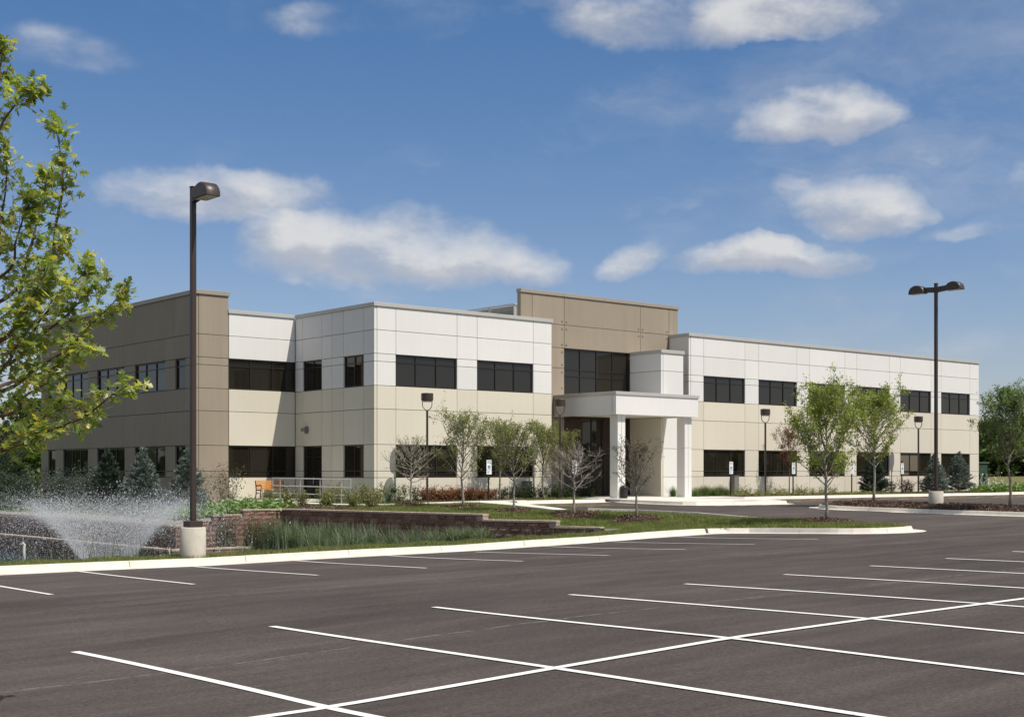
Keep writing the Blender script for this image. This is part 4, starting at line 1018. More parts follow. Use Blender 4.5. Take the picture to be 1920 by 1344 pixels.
T_HEX = ([(0, 0, 0), (.3, .36, .08), (.75, .30, .04), (1.05, 0, -.05), (.75, -.30, .04), (.3, -.36, .08)], [(0, 1, 3), (1, 2, 3), (0, 3, 5), (3, 4, 5)])
T_MAP = ([(0, 0, 0), (.30, .06, .0), (.10, .50, .03), (.40, .17, .02), (.66, .78, -.06), (.62, .15, .02), (.92, .36, -.02), (1.25, 0, -.12),
          (.92, -.36, -.02), (.62, -.15, .02), (.66, -.78, -.06), (.40, -.17, .02), (.10, -.50, .03), (.30, -.06, 0)],
         [(1, 3, 2), (3, 5, 4), (5, 7, 6), (1, 5, 3), (1, 7, 5), (13, 12, 11), (11, 10, 9), (9, 8, 7), (13, 11, 9), (13, 9, 7), (0, 1, 13), (1, 13, 7)])
T_STAR = ([(0, 0, 0), (.35, .42, .04), (.55, .18, .0), (1.0, .0, -.05), (.55, -.18, 0), (.35, -.42, .04)], [(0, 1, 2), (0, 2, 3), (0, 3, 4), (0, 4, 5)])
T_NEED = ([(0, .09, 0), (1, 0, .0), (0, -.09, 0)], [(0, 1, 2)])
def branch_pts(rng, p, d, L, n, up=.0, wob=.12):
    """a limb as a bending polyline"""
    pts = [np.array(p, float)]; d = np.array(d, float); d /= np.linalg.norm(d)
    for i in range(n):
        d = d+np.array([0, 0, up])/n+rng.normal(size=3)*wob/math.sqrt(n); d /= np.linalg.norm(d)
        pts.append(pts[-1]+d*L/n)
    return pts
def tree(name, loc, H, crown0, width, kind, label, group, seed, leafm, bark, nb=26, sub=5, twig=3, leaves=3000, lsize=.09, tmpl=T_HEX, ang=38, trunk_r=.05, shape='oval', cat='tree', leaf_name='crown', bare=0.0, upb=.5, tilt=(0, 0)):
    rng = np.random.RandomState(seed); root = empty(name, loc); tag(root, label, cat, group)
    tr_ = MB(); n = 8; lean = rng.normal(size=2)*.01*H
    tp = [Vector((tilt[0]*i/n+lean[0]*(i/n)**2+rng.normal()*.006*H*(0 < i), tilt[1]*i/n+lean[1]*(i/n)**2+rng.normal()*.006*H*(0 < i), -.08+(H*.93)*i/n)) for i in range(n+1)]
    tr_.tube(tp, [trunk_r*(1.25 if i == 0 else 1)*(1-.86*i/n) for i in range(n+1)], 8)
    limbs = MB(); sites = []; wts = []
    for k in range(nb):
        f = (k+.5)/nb; h = crown0+(H*.93-crown0)*f**.9; i = h/(H*.93)*n; i0_ = min(int(i), n-1); p0 = tp[i0_].lerp(tp[i0_+1], i-i0_)
        az = k*2.39996+rng.uniform(-.4, .4)
        if shape == 'oval': env = math.sin(PI*min(1, (.16+.84*f)))**.7*(1-.25*f)
        elif shape == 'maple': env = (min(1, .55+2.2*f) if f < .22 else max(.10, 1-((f-.22)/.80)**1.35))
        elif shape == 'vase': env = .45+.75*math.sin(PI*(.10+.62*f))
        elif shape == 'round': env = math.sqrt(max(0.05, 1-(2*f-.85)**2*.75))
        else: env = 1-f*.85
        a_ = R(ang+12*(1-f)+rng.uniform(-8, 8)) if shape != 'round' else R(ang+25*(1-f)+rng.uniform(-10, 10))
        L = width/2*env/max(math.sin(a_), .45)*rng.uniform(.8, 1.12); L = min(L, (H-h)*1.15+.15)
        d = (math.cos(az)*math.sin(a_), math.sin(az)*math.sin(a_), math.cos(a_))
        bp_ = branch_pts(rng, p0, d, L, 5, up=upb, wob=.16); r0 = trunk_r*.42*(1-.6*f)+.003
        limbs.tube([Vector(q) for q in bp_], [r0*(1-.82*j/5) for j in range(6)], 4, cap=False)
        for s_ in range(sub):
            t_ = rng.uniform(.2, 1.0); j = min(int(t_*5), 4); q = bp_[j]+(bp_[j+1]-bp_[j])*(t_*5-j)
            dd = bp_[j+1]-bp_[j]; dd = dd/np.linalg.norm(dd)+rng.normal(size=3)*.55+np.array([0, 0, .15]); l2 = L*rng.uniform(.22, .45)*(1.1-.4*t_)
            sp_ = branch_pts(rng, q, dd, l2, 3, up=upb*.6, wob=.2)
            limbs.tube([Vector(u) for u in sp_], [r0*.38+.0012, r0*.3+.001, r0*.2+.001, .0015], 3, cap=False)
            for u in sp_[1:]: sites.append(u); wts.append(L)
            for w_ in range(twig):
                j2 = rng.randint(0, 3); q2 = sp_[j2]+(sp_[j2+1]-sp_[j2])*rng.uniform(0, 1); d2 = (sp_[j2+1]-sp_[j2]); d2 = d2/np.linalg.norm(d2)+rng.normal(size=3)*.6
                tw = branch_pts(rng, q2, d2, l2*rng.uniform(.3, .6), 2, up=.2, wob=.2); limbs.tube([Vector(u) for u in tw], [.0035, .0028, .0018], 3, cap=False)
                sites += [tw[1], tw[2]]; wts += [1.3*L, 1.6*L]
    tr_.obj('trunk', M[bark], root, smooth_=True); limbs.obj('branches', M[bark], root)
    if leaves:
        sites = np.array(sites); w_ = np.array(wts)
        if bare: w_ = w_*(rng.uniform(size=len(w_)) > bare)
        cl = np.exp(rng.normal(size=len(w_))*.45); w_ = w_*cl
        idx = rng.choice(len(sites), leaves, p=w_/w_.sum()); P0 = sites[idx]+rng.normal(size=(leaves, 3))*lsize*.75
        V, F = leaf_cloud(P0, lsize, tmpl, rng, nz=.5, droop=.25)
        newobj(leaf_name, fastmesh(leaf_name, V, F, M[leafm]), root)
    return root

def spruce(loc, H, Wd, label, seed, m_='spruce', group='blue spruces against the building', density=1.0, tmp=None):
    rng = np.random.RandomState(seed); root = empty('spruce_tree', loc); tag(root, label, 'tree', group)
    MB().tube([(0, 0, -.1), (0, 0, H*.97)], [.045*H/3, .008], 6).obj('trunk', M['barkd'], root)
    P_, D_, S_ = [], [], []; lb = MB(); z = .12*H/3
    while z < H*.97:
        f = z/H; r_ = Wd/2*(1-f)**.85*(1.0 if f > .08 else .8); nb_ = max(4, int(11*(1-f)+4))
        for k in range(nb_):
            az = rng.uniform(0, 2*PI); L = r_*rng.uniform(.78, 1.12)+.04
            el_ = R(8+45*f+rng.uniform(-8, 8)); pts = branch_pts(rng, (0, 0, z+rng.uniform(-.04, .04)), (math.cos(az)*math.cos(el_), math.sin(az)*math.cos(el_), math.sin(el_)), L, 4, up=.10, wob=.08)
            lb.tube([Vector(u) for u in pts], [.008, .007, .005, .004, .002], 3, cap=False)
            m2 = int((10+70*L)*density)
            for _ in range(m2):
                t_ = rng.uniform(.15, 1)**.7; j = min(int(t_*4), 3); q = pts[j]+(pts[j+1]-pts[j])*(t_*4-j); dd = pts[j+1]-pts[j]; dd = dd/np.linalg.norm(dd)
                side = np.cross(dd, [0, 0, 1]); side /= np.linalg.norm(side)+1e-6; sw = rng.uniform(-1, 1)*(1-t_)*.45*L
                P_.append(q+side*sw+dd*abs(sw)*.4+rng.normal(size=3)*.02); D_.append(dd*.8+side*np.sign(sw)*.5+np.array([0, 0, .25]))
        z += .135*(1-.45*f)*H/3
    D_ = np.array(D_); D_ /= np.linalg.norm(D_, axis=1, keepdims=True)
    V, F = leaf_cloud(P_, .12, ([(0, .13, 0), (1, .0, .02), (0, -.13, 0), (.1, 0, .14)], [(0, 1, 3), (3, 1, 2)]), rng, nz=.3, dirs=D_, dirw=.72)
    lb.obj('branches', M['barkd'], root); newobj('needles', fastmesh('needles', V, F, M[m_]), root); return root

def shrub_mesh(seed, H, Wd, leafm, n=700, ls=.07, tmpl=T_DIA, stems=10, bark='barkd', up=.6, low=.05, spread=1.0):
    rng = np.random.RandomState(seed); st_ = MB(); S_ = []
    for k in range(stems):
        az = rng.uniform(0, 2*PI); rr = rng.uniform(.15, 1)**.6; d = (math.cos(az)*rr*Wd/2/H*1.1, math.sin(az)*rr*Wd/2/H*1.1, 1.0)
        pts = branch_pts(rng, (math.cos(az)*.05, math.sin(az)*.05, 0), d, H*rng.uniform(.75, 1.1)*(1.08-.25*rr), 5, up=up*.3, wob=.22)
        st_.tube([Vector(u) for u in pts], [.010, .008, .006, .005, .004, .002], 3, cap=False)
        for i in range(1, 6):
            for _ in range(3):
                q = pts[i]+rng.normal(size=3)*Wd*.09*spread
                if q[2] > low: S_.append(q)
    S_ = np.array(S_); idx = rng.randint(0, len(S_), n); P0 = S_[idx]+rng.normal(size=(n, 3))*Wd*.055*spread
    P0[:, 2] = np.maximum(P0[:, 2], .02)
    V, F = leaf_cloud(P0, ls, tmpl, rng, nz=.6)
    return st_.mesh('stems', M[bark]), fastmesh('foliage', V, F, M[leafm])
def put_shrub(name, ms, loc, label, group, cat='shrub', s=1.0, rz=0.0, extra=None):
    t = empty(name, loc, rz); t.scale = (s, s, s); tag(t, label, cat, group)
    newobj('stems', ms[0], t); newobj('foliage', ms[1], t)
    if extra is not None: newobj('flowers', extra, t)
    return t
def clump_mesh(seed, H, n, m_, w=.012, lean=.35, base=.12, tip=.25, name='blades'):
    """a tuft of arching grass blades"""
    rng = np.random.RandomState(seed); Vs = []; Fs = []
    az = rng.uniform(0, 2*PI, n); ln = np.abs(rng.normal(size=n))*lean; h = H*rng.uniform(.55, 1.08, n); bx = rng.normal(size=(n, 2))*base
    ts = np.array([0, .35, .7, 1.0]); K = len(ts)
    for i, t_ in enumerate(ts):
        out = h*ln*(t_**1.6)*1.3; z = h*(t_-.35*np.minimum(ln, 1.0)*t_**2.6)
        cx = bx[:, 0]+np.cos(az)*out; cy = bx[:, 1]+np.sin(az)*out; ww = w*(1-t_*.85)*.5
        sx, sy = -np.sin(az)*ww, np.cos(az)*ww
        Vs.append(np.stack([cx-sx, cy-sy, z], 1)); Vs.append(np.stack([cx+sx, cy+sy, z], 1))
    V = np.stack(Vs, 1).reshape(-1, 3); F = []
    b = np.arange(n)[:, None]*(2*K)
    for i in range(K-1): F.append(b+np.array([[2*i, 2*i+1, 2*i+3, 2*i+2]]))
    return fastmesh(name, V, np.concatenate(F), M[m_])

# ------------------------------------------------------------------ trees near the building
def tp(px, d, dz=0.0):
    q = at(px, d); return (q.x, q.y, gz(q.x, q.y)+dz)
G1 = 'sparse young trees in a row on the lawn'
tree('sapling_tree', tp(770, 59.0), 2.95, 1.05, 3.1, 0, 'low bare twiggy tree farthest left in the row on the lawn', G1, 11, 'leafsp', 'barkl', nb=30, sub=7, twig=4, leaves=600, lsize=.06, tmpl=T_DIA, ang=52, trunk_r=.055, shape='round', upb=.55)
tree('sapling_tree', tp(867, 56.5), 3.75, 1.15, 2.9, 0, 'tallest thinly leaved lawn tree, between the two lower windows of the left wing', G1, 12, 'leafsp', 'barkl', nb=34, sub=7, twig=4, leaves=4200, lsize=.075, tmpl=T_DIA, ang=34, trunk_r=.055, shape='vase', upb=.5)
tree('sapling_tree', tp(963, 53.2), 3.3, 1.15, 2.8, 0, 'thinly leaved tree on the lawn above the first step of the block wall', G1, 13, 'leafsp', 'barkl', nb=34, sub=7, twig=4, leaves=4200, lsize=.07, tmpl=T_DIA, ang=36, trunk_r=.052, shape='vase', upb=.5)
tree('sapling_tree', tp(1077, 51.0), 2.6, .98, 2.9, 0, 'wide bare grey tree in front of the dark entrance', G1, 14, 'leafdry', 'barkl', nb=30, sub=7, twig=4, leaves=90, lsize=.07, tmpl=T_DIA, ang=50, trunk_r=.058, shape='round', upb=.55)
tree('sapling_tree', tp(1193, 49.4), 2.75, .85, 2.3, 0, 'young tree with brownish sparse leaves in front of the left canopy column', G1, 15, 'leafdry', 'bark', nb=32, sub=7, twig=4, leaves=1500, lsize=.06, tmpl=T_DIA, ang=38, trunk_r=.05, shape='oval', upb=.5)
q = atY(1018, 50.9); tree('sapling_tree', (q.x, q.y, gz(q.x, q.y)), 3.5, 1.3, 2.0, 0, 'upright light green tree against the right end of the left wing', G1, 16, 'leafsp', 'bark', nb=30, sub=7, twig=4, leaves=4200, lsize=.07, tmpl=T_DIA, ang=27, trunk_r=.06, shape='vase', upb=.4)
q = atY(937, 50.9); tree('sapling_tree', (q.x, q.y, gz(q.x, q.y)), 3.6, 1.3, 2.2, 0, 'upright light green tree close to the wall behind the stepped-wall tree', G1, 17, 'leafsp', 'bark', nb=30, sub=7, twig=4, leaves=3800, lsize=.07, tmpl=T_DIA, ang=28, trunk_r=.055, shape='vase', upb=.4)
q = atY(1052, 51.6); tree('sapling_tree', (q.x, q.y, gz(q.x, q.y)), 3.2, 1.2, 1.9, 0, 'light green tree at the corner of the wing behind the bare entrance tree', G1, 27, 'leafsp', 'bark', nb=26, sub=6, twig=4, leaves=3400, lsize=.07, tmpl=T_DIA, ang=28, trunk_r=.045, shape='vase', upb=.4)
q = atY(1480, 50.6); tree('sapling_tree', (q.x, q.y, gz(q.x, q.y)), 3.75, 1.5, 1.7, 0, 'copper leaved sapling in front of the right wing beside the parking sign', None, 18, 'leafred', 'barkd', nb=28, sub=6, twig=4, leaves=2300, lsize=.07, tmpl=T_DIA, ang=24, trunk_r=.04, shape='vase', upb=.4)
G2 = 'young green maples round the drive'
tree('maple_tree', tp(1548, 44.9, -.03), 4.6, 1.15, 3.1, 0, 'bright green young maple on the grass island nearest the camera', G2, 21, 'leafg', 'barkl', nb=46, sub=8, twig=4, leaves=14000, lsize=.070, tmpl=T_STAR, ang=36, trunk_r=.060, shape='maple', upb=.45)
q = at(1638, 60.3); tree('maple_tree', (q.x, q.y, isl_z(q.x, q.y)-.02), 4.95, 1.55, 3.5, 0, 'green young maple in the mulched island left of the double lamp pole', G2, 22, 'leafg', 'barkl', nb=44, sub=8, twig=4, leaves=11000, lsize=.076, tmpl=T_STAR, ang=39, trunk_r=.064, shape='maple', upb=.45)
q = at(1893, 53.4); tree('maple_tree', (q.x, q.y, isl_z(q.x, q.y)-.02), 5.0, 1.6, 2.8, 0, 'young maple at the right edge of the picture in the mulched island', G2, 23, 'leafd', 'bark', nb=44, sub=8, twig=4, leaves=12000, lsize=.070, tmpl=T_STAR, ang=36, trunk_r=.064, shape='maple', upb=.45)
# spruces
def sp(px, Y, H, Wd, lab, seed, m_='spruce', grp='spruces against the building'):
    q = atY(px, Y); spruce((q.x, q.y, gz(q.x, q.y)), H, Wd, lab, seed, m_, grp)
sp(1640, 50.2, 2.5, 2.2, 'broad dark spruce behind the island maple trunk', 31, 'spruced')
sp(1752, 50.2, 2.55, 2.1, 'blue spruce half hidden by the double lamp pole', 32)
sp(1797, 50.2, 2.75, 2.3, 'pointed blue spruce in front of the last right-wing window', 33)
q = at(268, 59.5); spruce((q.x, q.y, -.1), 3.15, 2.6, 'silvery blue spruce behind the fountain in front of the shaded wall', 34, 'spruce', 'spruces beside the shaded side wall')
q = at(352, 58.5); spruce((q.x, q.y, -.1), 3.05, 2.4, 'silvery spruce partly hidden by the single lamp pole', 35, 'spruce', 'spruces beside the shaded side wall')
q = at(203, 66); spruce((q.x, q.y, .2), 2.9, 2.3, 'dark spruce standing deepest in shade by the side wall', 36, 'spruced', 'spruces beside the shaded side wall')
q = at(12, 92); spruce((q.x, q.y, .0), 5.6, 4.6, 'large dark spruce at the left edge on the far lawn', 37, 'spruced', None)

# ------------------------------------------------------------------ shrubs and clumps
SH = {}
def rowput(name, key, maker, spots, labf, group, cat='shrub', var=.12):
    ms = [maker(i) for i in range(3)]; rr = random.Random(hash(key) % 1000 if False else len(key)*7)
    for i, (x, y) in enumerate(spots):
        lab = labf if isinstance(labf, str) else labf[i]
        put_shrub(name, ms[i % 3], (x, y, gz(x, y)), lab, group, cat, s=rr.uniform(1-var, 1+var), rz=rr.uniform(0, 6))
ORD = ['first', 'second', 'third', 'fourth', 'fifth', 'sixth', 'seventh', 'eighth', 'ninth', 'tenth', 'eleventh', 'twelfth', 'thirteenth', 'fourteenth', 'fifteenth', 'sixteenth']
def nth(fmt, n): return [fmt % w for w in ORD[:n]]
def ys(pxs, Y): return [(lambda q: (q.x, q.y))(atY(px, Y+(.25 if i % 2 else 0))) for i, px in enumerate(pxs)]
rowput('barberry_shrub', 'barb', lambda i: shrub_mesh(40+i, .62, 1.0, 'barb', 1700, .065), ys([799, 815, 831, 848, 866, 884, 903, 920], 50.9), nth('%s orange barberry from the left in the low row along the left wing', 8), 'orange barberries along the left wing')
rowput('yew_shrub', 'yew', lambda i: shrub_mesh(50+i, .68, .95, 'yew', 1100, .06), ys([941, 960, 978, 996, 1012, 1030, 1046, 1062], 51.2), nth('%s dark yew from the left in the row between left wing and entrance', 8), 'dark yews by the entrance')
rowput('yew_shrub', 'yew2', lambda i: shrub_mesh(53+i, .6, .85, 'yew', 900, .06), ys([1076, 1092, 1108], 51.6), nth('%s low yew from the left in the shade beside the entrance doors', 3), 'dark yews by the doors')
rowput('rose_shrub', 'rose', lambda i: shrub_mesh(60+i, .75, 1.0, 'rose', 900, .07), [(31.0, 53.8), (31.3, 52.6), (31.2, 51.4), (31.9, 50.6), (31.5, 49.6), (32.4, 49.0), (31.9, 48.3), (32.7, 47.9), (32.0, 47.2)], nth('%s rose shrub from the building in the bed above the shaded block wall', 9), 'rose shrubs above the block wall')
rowput('rose_shrub', 'rose2', lambda i: shrub_mesh(64+i, .8, .9, 'rose', 800, .07), [(34.6, 51.6), (34.2, 53.2), (34.9, 50.9)], ['green shrub between the handrail and the lower shaded window', 'green shrub right of the side door behind the handrail', 'green shrub at the near end of the handrail by the wing corner'], 'shrubs by the handrail')
rowput('spirea_shrub', 'spir', lambda i: shrub_mesh(70+i, .85, .85, 'lgr', 700, .065), ys([728, 752, 779], 51.2), ['light green shrub in front of the rounded grey shadow slab', 'light green shrub left of the bare tree trunk', 'small light green shrub between the bare tree and the orange barberries'], 'light green shrubs at the wing corner')
rowput('tall_shrub', 'tallshr', lambda i: shrub_mesh(80+i, 1.9, 1.5, 'leafdry', 650, .07, stems=16, bark='bark'), [(29.0, 56.5), (30.2, 56.8), (31.0, 57.4)], ['tall dry looking shrub with thin stems in front of the brown tower', 'tall thin stemmed shrub at the joint of tower and white wall', 'tall thin stemmed shrub left of the bench'], 'tall dry shrubs beside the bench')
rowput('hedge_shrub', 'hedge', lambda i: shrub_mesh(84+i, 2.0, 1.7, 'spruced', 1300, .09, stems=14), [(27.0, 64), (27.3, 66), (27.0, 68), (27.3, 70), (27.0, 72.2), (27.2, 74.5), (27.0, 77), (26.8, 79.5), (27, 82)], nth('%s dark leggy shrub from the near end of the shaded side wall row', 9), 'dark shrubs along the side wall')
rowput('copper_shrub', 'dred', lambda i: shrub_mesh(90+i, .95, .9, 'dred', 700, .07), ys([1672, 1695, 1706, 1733], 50.6), ['dark red shrub just right of the broad dark spruce', 'dark red shrub behind the rightmost parking sign', 'dark red shrub right of the rightmost parking sign', 'small dark red shrub left of the blue spruce'], 'dark red shrubs in the front bed')
for i in range(4): pass
lav = [shrub_mesh(95+i, .5, .8, 'leafsp', 420, .055, tmpl=T_DIA, stems=14) for i in range(3)]
for i, px in enumerate([1366, 1387, 1402, 1419, 1441, 1457, 1473, 1494, 1508, 1522, 1541, 1558]):
    q = atY(px, 50.4+.3*(i % 2)); put_shrub('perennial', lav[i % 3], (q.x, q.y, gz(q.x, q.y)), ORD[i]+' low greyish perennial from the left in the mulch along the right wing', 'grey perennials along the right wing', 'plant', s=1+.25*((i*7) % 3-1)*.6, rz=i)
cl = [clump_mesh(100+i, .85, 260, 'lgr', .02, .38, .13) for i in range(3)]
for i, px in enumerate([1304, 1313, 1322, 1331, 1341, 1350, 1360]):
    q = atY(px, 49.9+.3*(i % 2)); t = newobj('grass_clump', cl[i % 3], None, (q.x, q.y, gz(q.x, q.y)), (0, 0, i)); t.scale = (1, 1, .68+.08*(i % 3)); tag(t, ORD[i]+' bright green grass clump counted rightwards from the right canopy column', 'grass clump', 'green grass clumps by the canopy')
q = atY(1262, 50.6); t = newobj('grass_clump', cl[0], None, (q.x, q.y, .62), (0, 0, 2)); t.scale = (.8, .8, .8); tag(t, 'small grass clump between the white stair block and the right canopy column', 'grass clump')
# hostas as thick ground cover, and the low green and white flower bed at the right end
rng = np.random.RandomState(5)
def cover(name, pts, n, ls, leafm, tmpl, h, label_kind='stuff', extra=None):
    pts = np.array(pts); idx = rng.randint(0, len(pts), n); P0 = pts[idx, :2]+rng.normal(size=(n, 2))*.33
    z = GR(P0[:, 0], P0[:, 1])+.05+np.abs(rng.normal(size=n))*h; V, F = leaf_cloud(np.column_stack([P0, z]), ls, tmpl, rng, nz=1.4)
    o = newobj(name, fastmesh(name, V, F, M[leafm])); tag(o, kind='stuff'); return o
hp = [(x, y) for x in np.arange(25.4, 29.6, .35) for y in np.arange(50.2, 53.2, .35)]
cover('hosta_plants', hp, 2800, .15, 'hosta', T_HEX, .15)
cover('low_ground_cover', [(x, 49.4+.2*math.sin(x)) for x in np.arange(57.5, 73, .3)], 5200, .06, 'leafsp', T_DIA, .07)
cover('low_ground_cover', [(x, y) for x in np.arange(85.2, 91, .3) for y in (49.6, 50.2, 50.7)], 1500, .24, 'hosta', T_HEX, .16)
cover('white_flowers', [(x, y) for x in np.arange(85.5, 90, .3) for y in (50.8, 51.3)], 500, .09, 'flower', T_HEX, .45)
cover('low_ground_cover', [(x, y) for x in np.arange(89, 96, .4) for y in (50.6, 51.2)], 900, .10, 'leafd', T_DIA, .16)
cover('low_ground_cover', [(x, y) for x in (25.2, 25.8, 26.6, 27.6) for y in np.arange(54, 76, .5)], 5000, .16, 'spruced', T_HEX, .25)
# ornamental grasses below the block wall
og = [clump_mesh(110+i, 1.35, 330, 'ogr', .022, .42, .12) for i in range(4)]
k = 0
for px, d in [(500, 54), (530, 53.5), (553, 52.8), (580, 52), (612, 51), (643, 50), (668, 49), (700, 48), (735, 47), (775, 45.5), (815, 44.2), (850, 43.2), (878, 42.4), (905, 41.6), (655, 46), (600, 48)]:
    q = at(px, d); t = newobj('ornamental_grass', og[k % 4], None, (q.x, q.y, -1.14+.9*min(1, max(0, (37.5-q.y)/3.5))), (0, 0, k*1.3)); s_ = min(.95+.12*(k % 3), max(.45, (.32-.04*(k % 3)-t.location.z)/1.35)); t.scale = (max(s_, .8), max(s_, .8), s_); k += 1
    tag(t, (ORD[k-1]+' tall arching grass clump from the left in the row below the long block wall') if k <= 14 else ['tall arching grass clump standing nearer the kerb, right of the front one', 'tall arching grass clump nearest the kerb in front of the row'][k-15], 'grass clump', 'tall grasses below the long block wall')
ob_ = [clump_mesh(120+i, 1.35, 260, 'ogb', .016, .14, .13) for i in range(2)]
for i, px in enumerate([462, 480, 508, 425, 410]):
    q = at(px, 54.2); t = newobj('upright_grass', ob_[i % 2], None, (q.x, q.y+ -.2, -1.12), (0, 0, i)); tag(t, ['brownish upright grass in front of the red wall, middle of three', 'brownish upright grass in front of the red wall below its cap step', 'upright grass at the inner corner of the red and shaded walls', 'upright grass seen through the spray right of the lamp pole', 'upright grass just right of the lamp pole base'][i], 'grass clump', 'upright grasses before the red wall')

# ------------------------------------------------------------------ mulch chips, lawn blades, bank reeds
def pts_in(poly, dens, rs):
    p = np.array(poly); x0, y0 = p.min(0); x1, y1 = p.max(0); n = int((x1-x0)*(y1-y0)*dens)
    x = rs.uniform(x0, x1, n); y = rs.uniform(y0, y1, n); k = pip(poly, x, y); return x[k], y[k]
rs = np.random.RandomState(9)
def visible(x, y):
    f = x*FWD.x+y*FWD.y; r = x*RGT.x+y*RGT.y; return (f > 3) & (np.abs(r/f*FPX) < 1010)
def chips(name, x, y, z, size=.06):
    n = len(x); P0 = np.column_stack([x, y, z]); V, F = leaf_cloud(P0, size, ([(0, .22, 0), (1, .28, .1), (1, -.22, 0), (0, -.25, .08)], [(0, 1, 2, 3)]), rs, nz=.8)
    o = newobj(name, fastmesh(name, V, F, M['chip'])); tag(o, kind='stuff')
x, y = pts_in([(48.5, 20), (48.5, 35.4), (50.4, 37.2), (52.4, 35.4), (52.4, 20)], 800, rs); k = visible(x, y); x, y = x[k], y[k]
chips('mulch_chips', x, y, isl_z(x, y)+.015, .048)
def ring(px, d, r_=.85, lab=''):
    q = at(px, d); c = (q.x, q.y); n = 28; rr = [r_*(1+.12*math.sin(3*a+px)) for a in np.linspace(0, 2*PI, n, endpoint=False)]
    poly = [(c[0]+r0*math.cos(a), c[1]+r0*math.sin(a)) for a, r0 in zip(np.linspace(0, 2*PI, n, endpoint=False), rr)]
    region('mulch_bed', poly, [], lambda X, Y: GR(X, Y)+.02+.07*np.clip(1-np.hypot(X-c[0], Y-c[1])/r_, 0, 1), .35, M['mulch'])
    X, Y = pts_in(poly, 600, rs); chips('mulch_chips', X, Y, GR(X, Y)+.05+.07*np.clip(1-np.hypot(X-c[0], Y-c[1])/r_, 0, 1), .045)
    return c, r_
rings = [ring(770, 59, .8), ring(867, 56.5, .9), ring(963, 53.2, .85), ring(1077, 51, .95), ring(1193, 49.4, .95), ring(1548, 44.9, .9)]
for bp_ in ([(57.4, 48.7), (57.4, 51.9), (72, 51.9), (72, 49.6), (66, 48.7)], [(36, 50.2), (36, 51.9), (46, 51.9), (46, 50.8)], [(29.9, 46.6), (31.0, 46.2), (31.7, 49.2), (31.3, 53), (29.5, 50.6)]):
    X, Y = pts_in(bp_, 60, rs); chips('mulch_chips', X, Y, GR(X, Y)+.065, .07)
def blades(poly, dens, h, w, skip=(), hv=.5, name='lawn_grass'):
    X, Y = pts_in(poly, dens, rs); k = visible(X, Y)
    for (c, r_) in rings: k &= np.hypot(X-c[0], Y-c[1]) > r_*.92
    for s_ in skip: k &= ~pip(s_, X, Y)
    X, Y = X[k], Y[k]; n = len(X); Z = GR(X, Y); hh = h*(1+rs.uniform(-hv, hv, n))*(.75+.5*np.sin(X*1.7+1.3*np.sin(Y*1.1))**2); az = rs.uniform(0, 2*PI, n); ln = rs.normal(size=(n, 2))*.4*hh[:, None]
    sx, sy = np.cos(az)*w/2, np.sin(az)*w/2
    V = np.stack([np.stack([X-sx, Y-sy, Z-.01], 1), np.stack([X+sx, Y+sy, Z-.01], 1), np.stack([X+ln[:, 0], Y+ln[:, 1], Z+hh], 1)], 1).reshape(-1, 3)
    o = newobj(name, fastmesh(name, V, np.arange(3*n).reshape(n, 3), M['blade'])); tag(o, kind='stuff'); return n
walkpoly = [(42.2, 47.9), (41.6, 49.5), (38, 49.6), (35, 49.6), (33.5, 50.3), (33.2, 58.9), (31.4, 58.9), (31.4, 53), (32.0, 49.1), (34.5, 47.9), (37.6, 47.5), (36.4, 43.5), (34.8, 38.7), (35.8, 38.4), (37.3, 42.3), (39, 45.7)]
strip = [(p[0], p[1]) for p in lawn_outer if -2 <= p[0] <= 28 and p[1] < 30]+[(28, 30.75), (0, 30.6), (-2, 30.6)]
nb1 = blades([(4, 29.42), (30, 29.42), (33.5, 29.42), (33.5, 33.5), (30.5, 31.2), (25, 30.65), (4, 30.6)], 1500, .075, .014)
gr = [(33.3, 29.3), (34.3, 28.9), (34.55, 27.8), (34.55, 25.6), (35.2, 24.3), (36.2, 24.2), (37.2, 24.4), (37.75, 25.6), (37.75, 30), (37.65, 34), (36.9, 36.4), (35.7, 38.1), (36, 41), (38.6, 46), (41.3, 48.6), (36, 50.2), (31.2, 50), (29.2, 49.8), (31.3, 38.5), (32.4, 36), (33.2, 34.3), (33.5, 33)]
nb2 = blades(gr, 800, .075, .018, skip=[walkpoly])
nb3 = blades([(42.4, 48.6), (46.8, 48.6), (46.8, 50.3), (37.5, 49.75), (41.6, 49.4)], 350, .09, .025)
nb4 = blades([(66, 48.65), (84, 48.65), (85, 49.4), (84, 50.0), (74, 50.0)], 260, .10, .03)
# reeds on the near bank
X = rs.uniform(8, 29.5, 1500); Y = rs.uniform(30.6, 32.2, 1500); n = len(X); Z = bankz(X, Y)
az = rs.uniform(0, 2*PI, n); hh = rs.uniform(.35, .95, n)*(X < 20)+rs.uniform(.2, .6, n)*(X >= 20); ln = rs.normal(size=(n, 2))*.18*hh[:, None]; w = .012
V = np.stack([np.stack([X-np.cos(az)*w, Y-np.sin(az)*w, Z-.02], 1), np.stack([X+np.cos(az)*w, Y+np.sin(az)*w, Z-.02], 1), np.stack([X+ln[:, 0], Y+ln[:, 1], Z+hh], 1)], 1).reshape(-1, 3)
tag(newobj('bank_reeds', fastmesh('bank_reeds', V, np.arange(3*n).reshape(n, 3), M['ogr'])), kind='stuff')

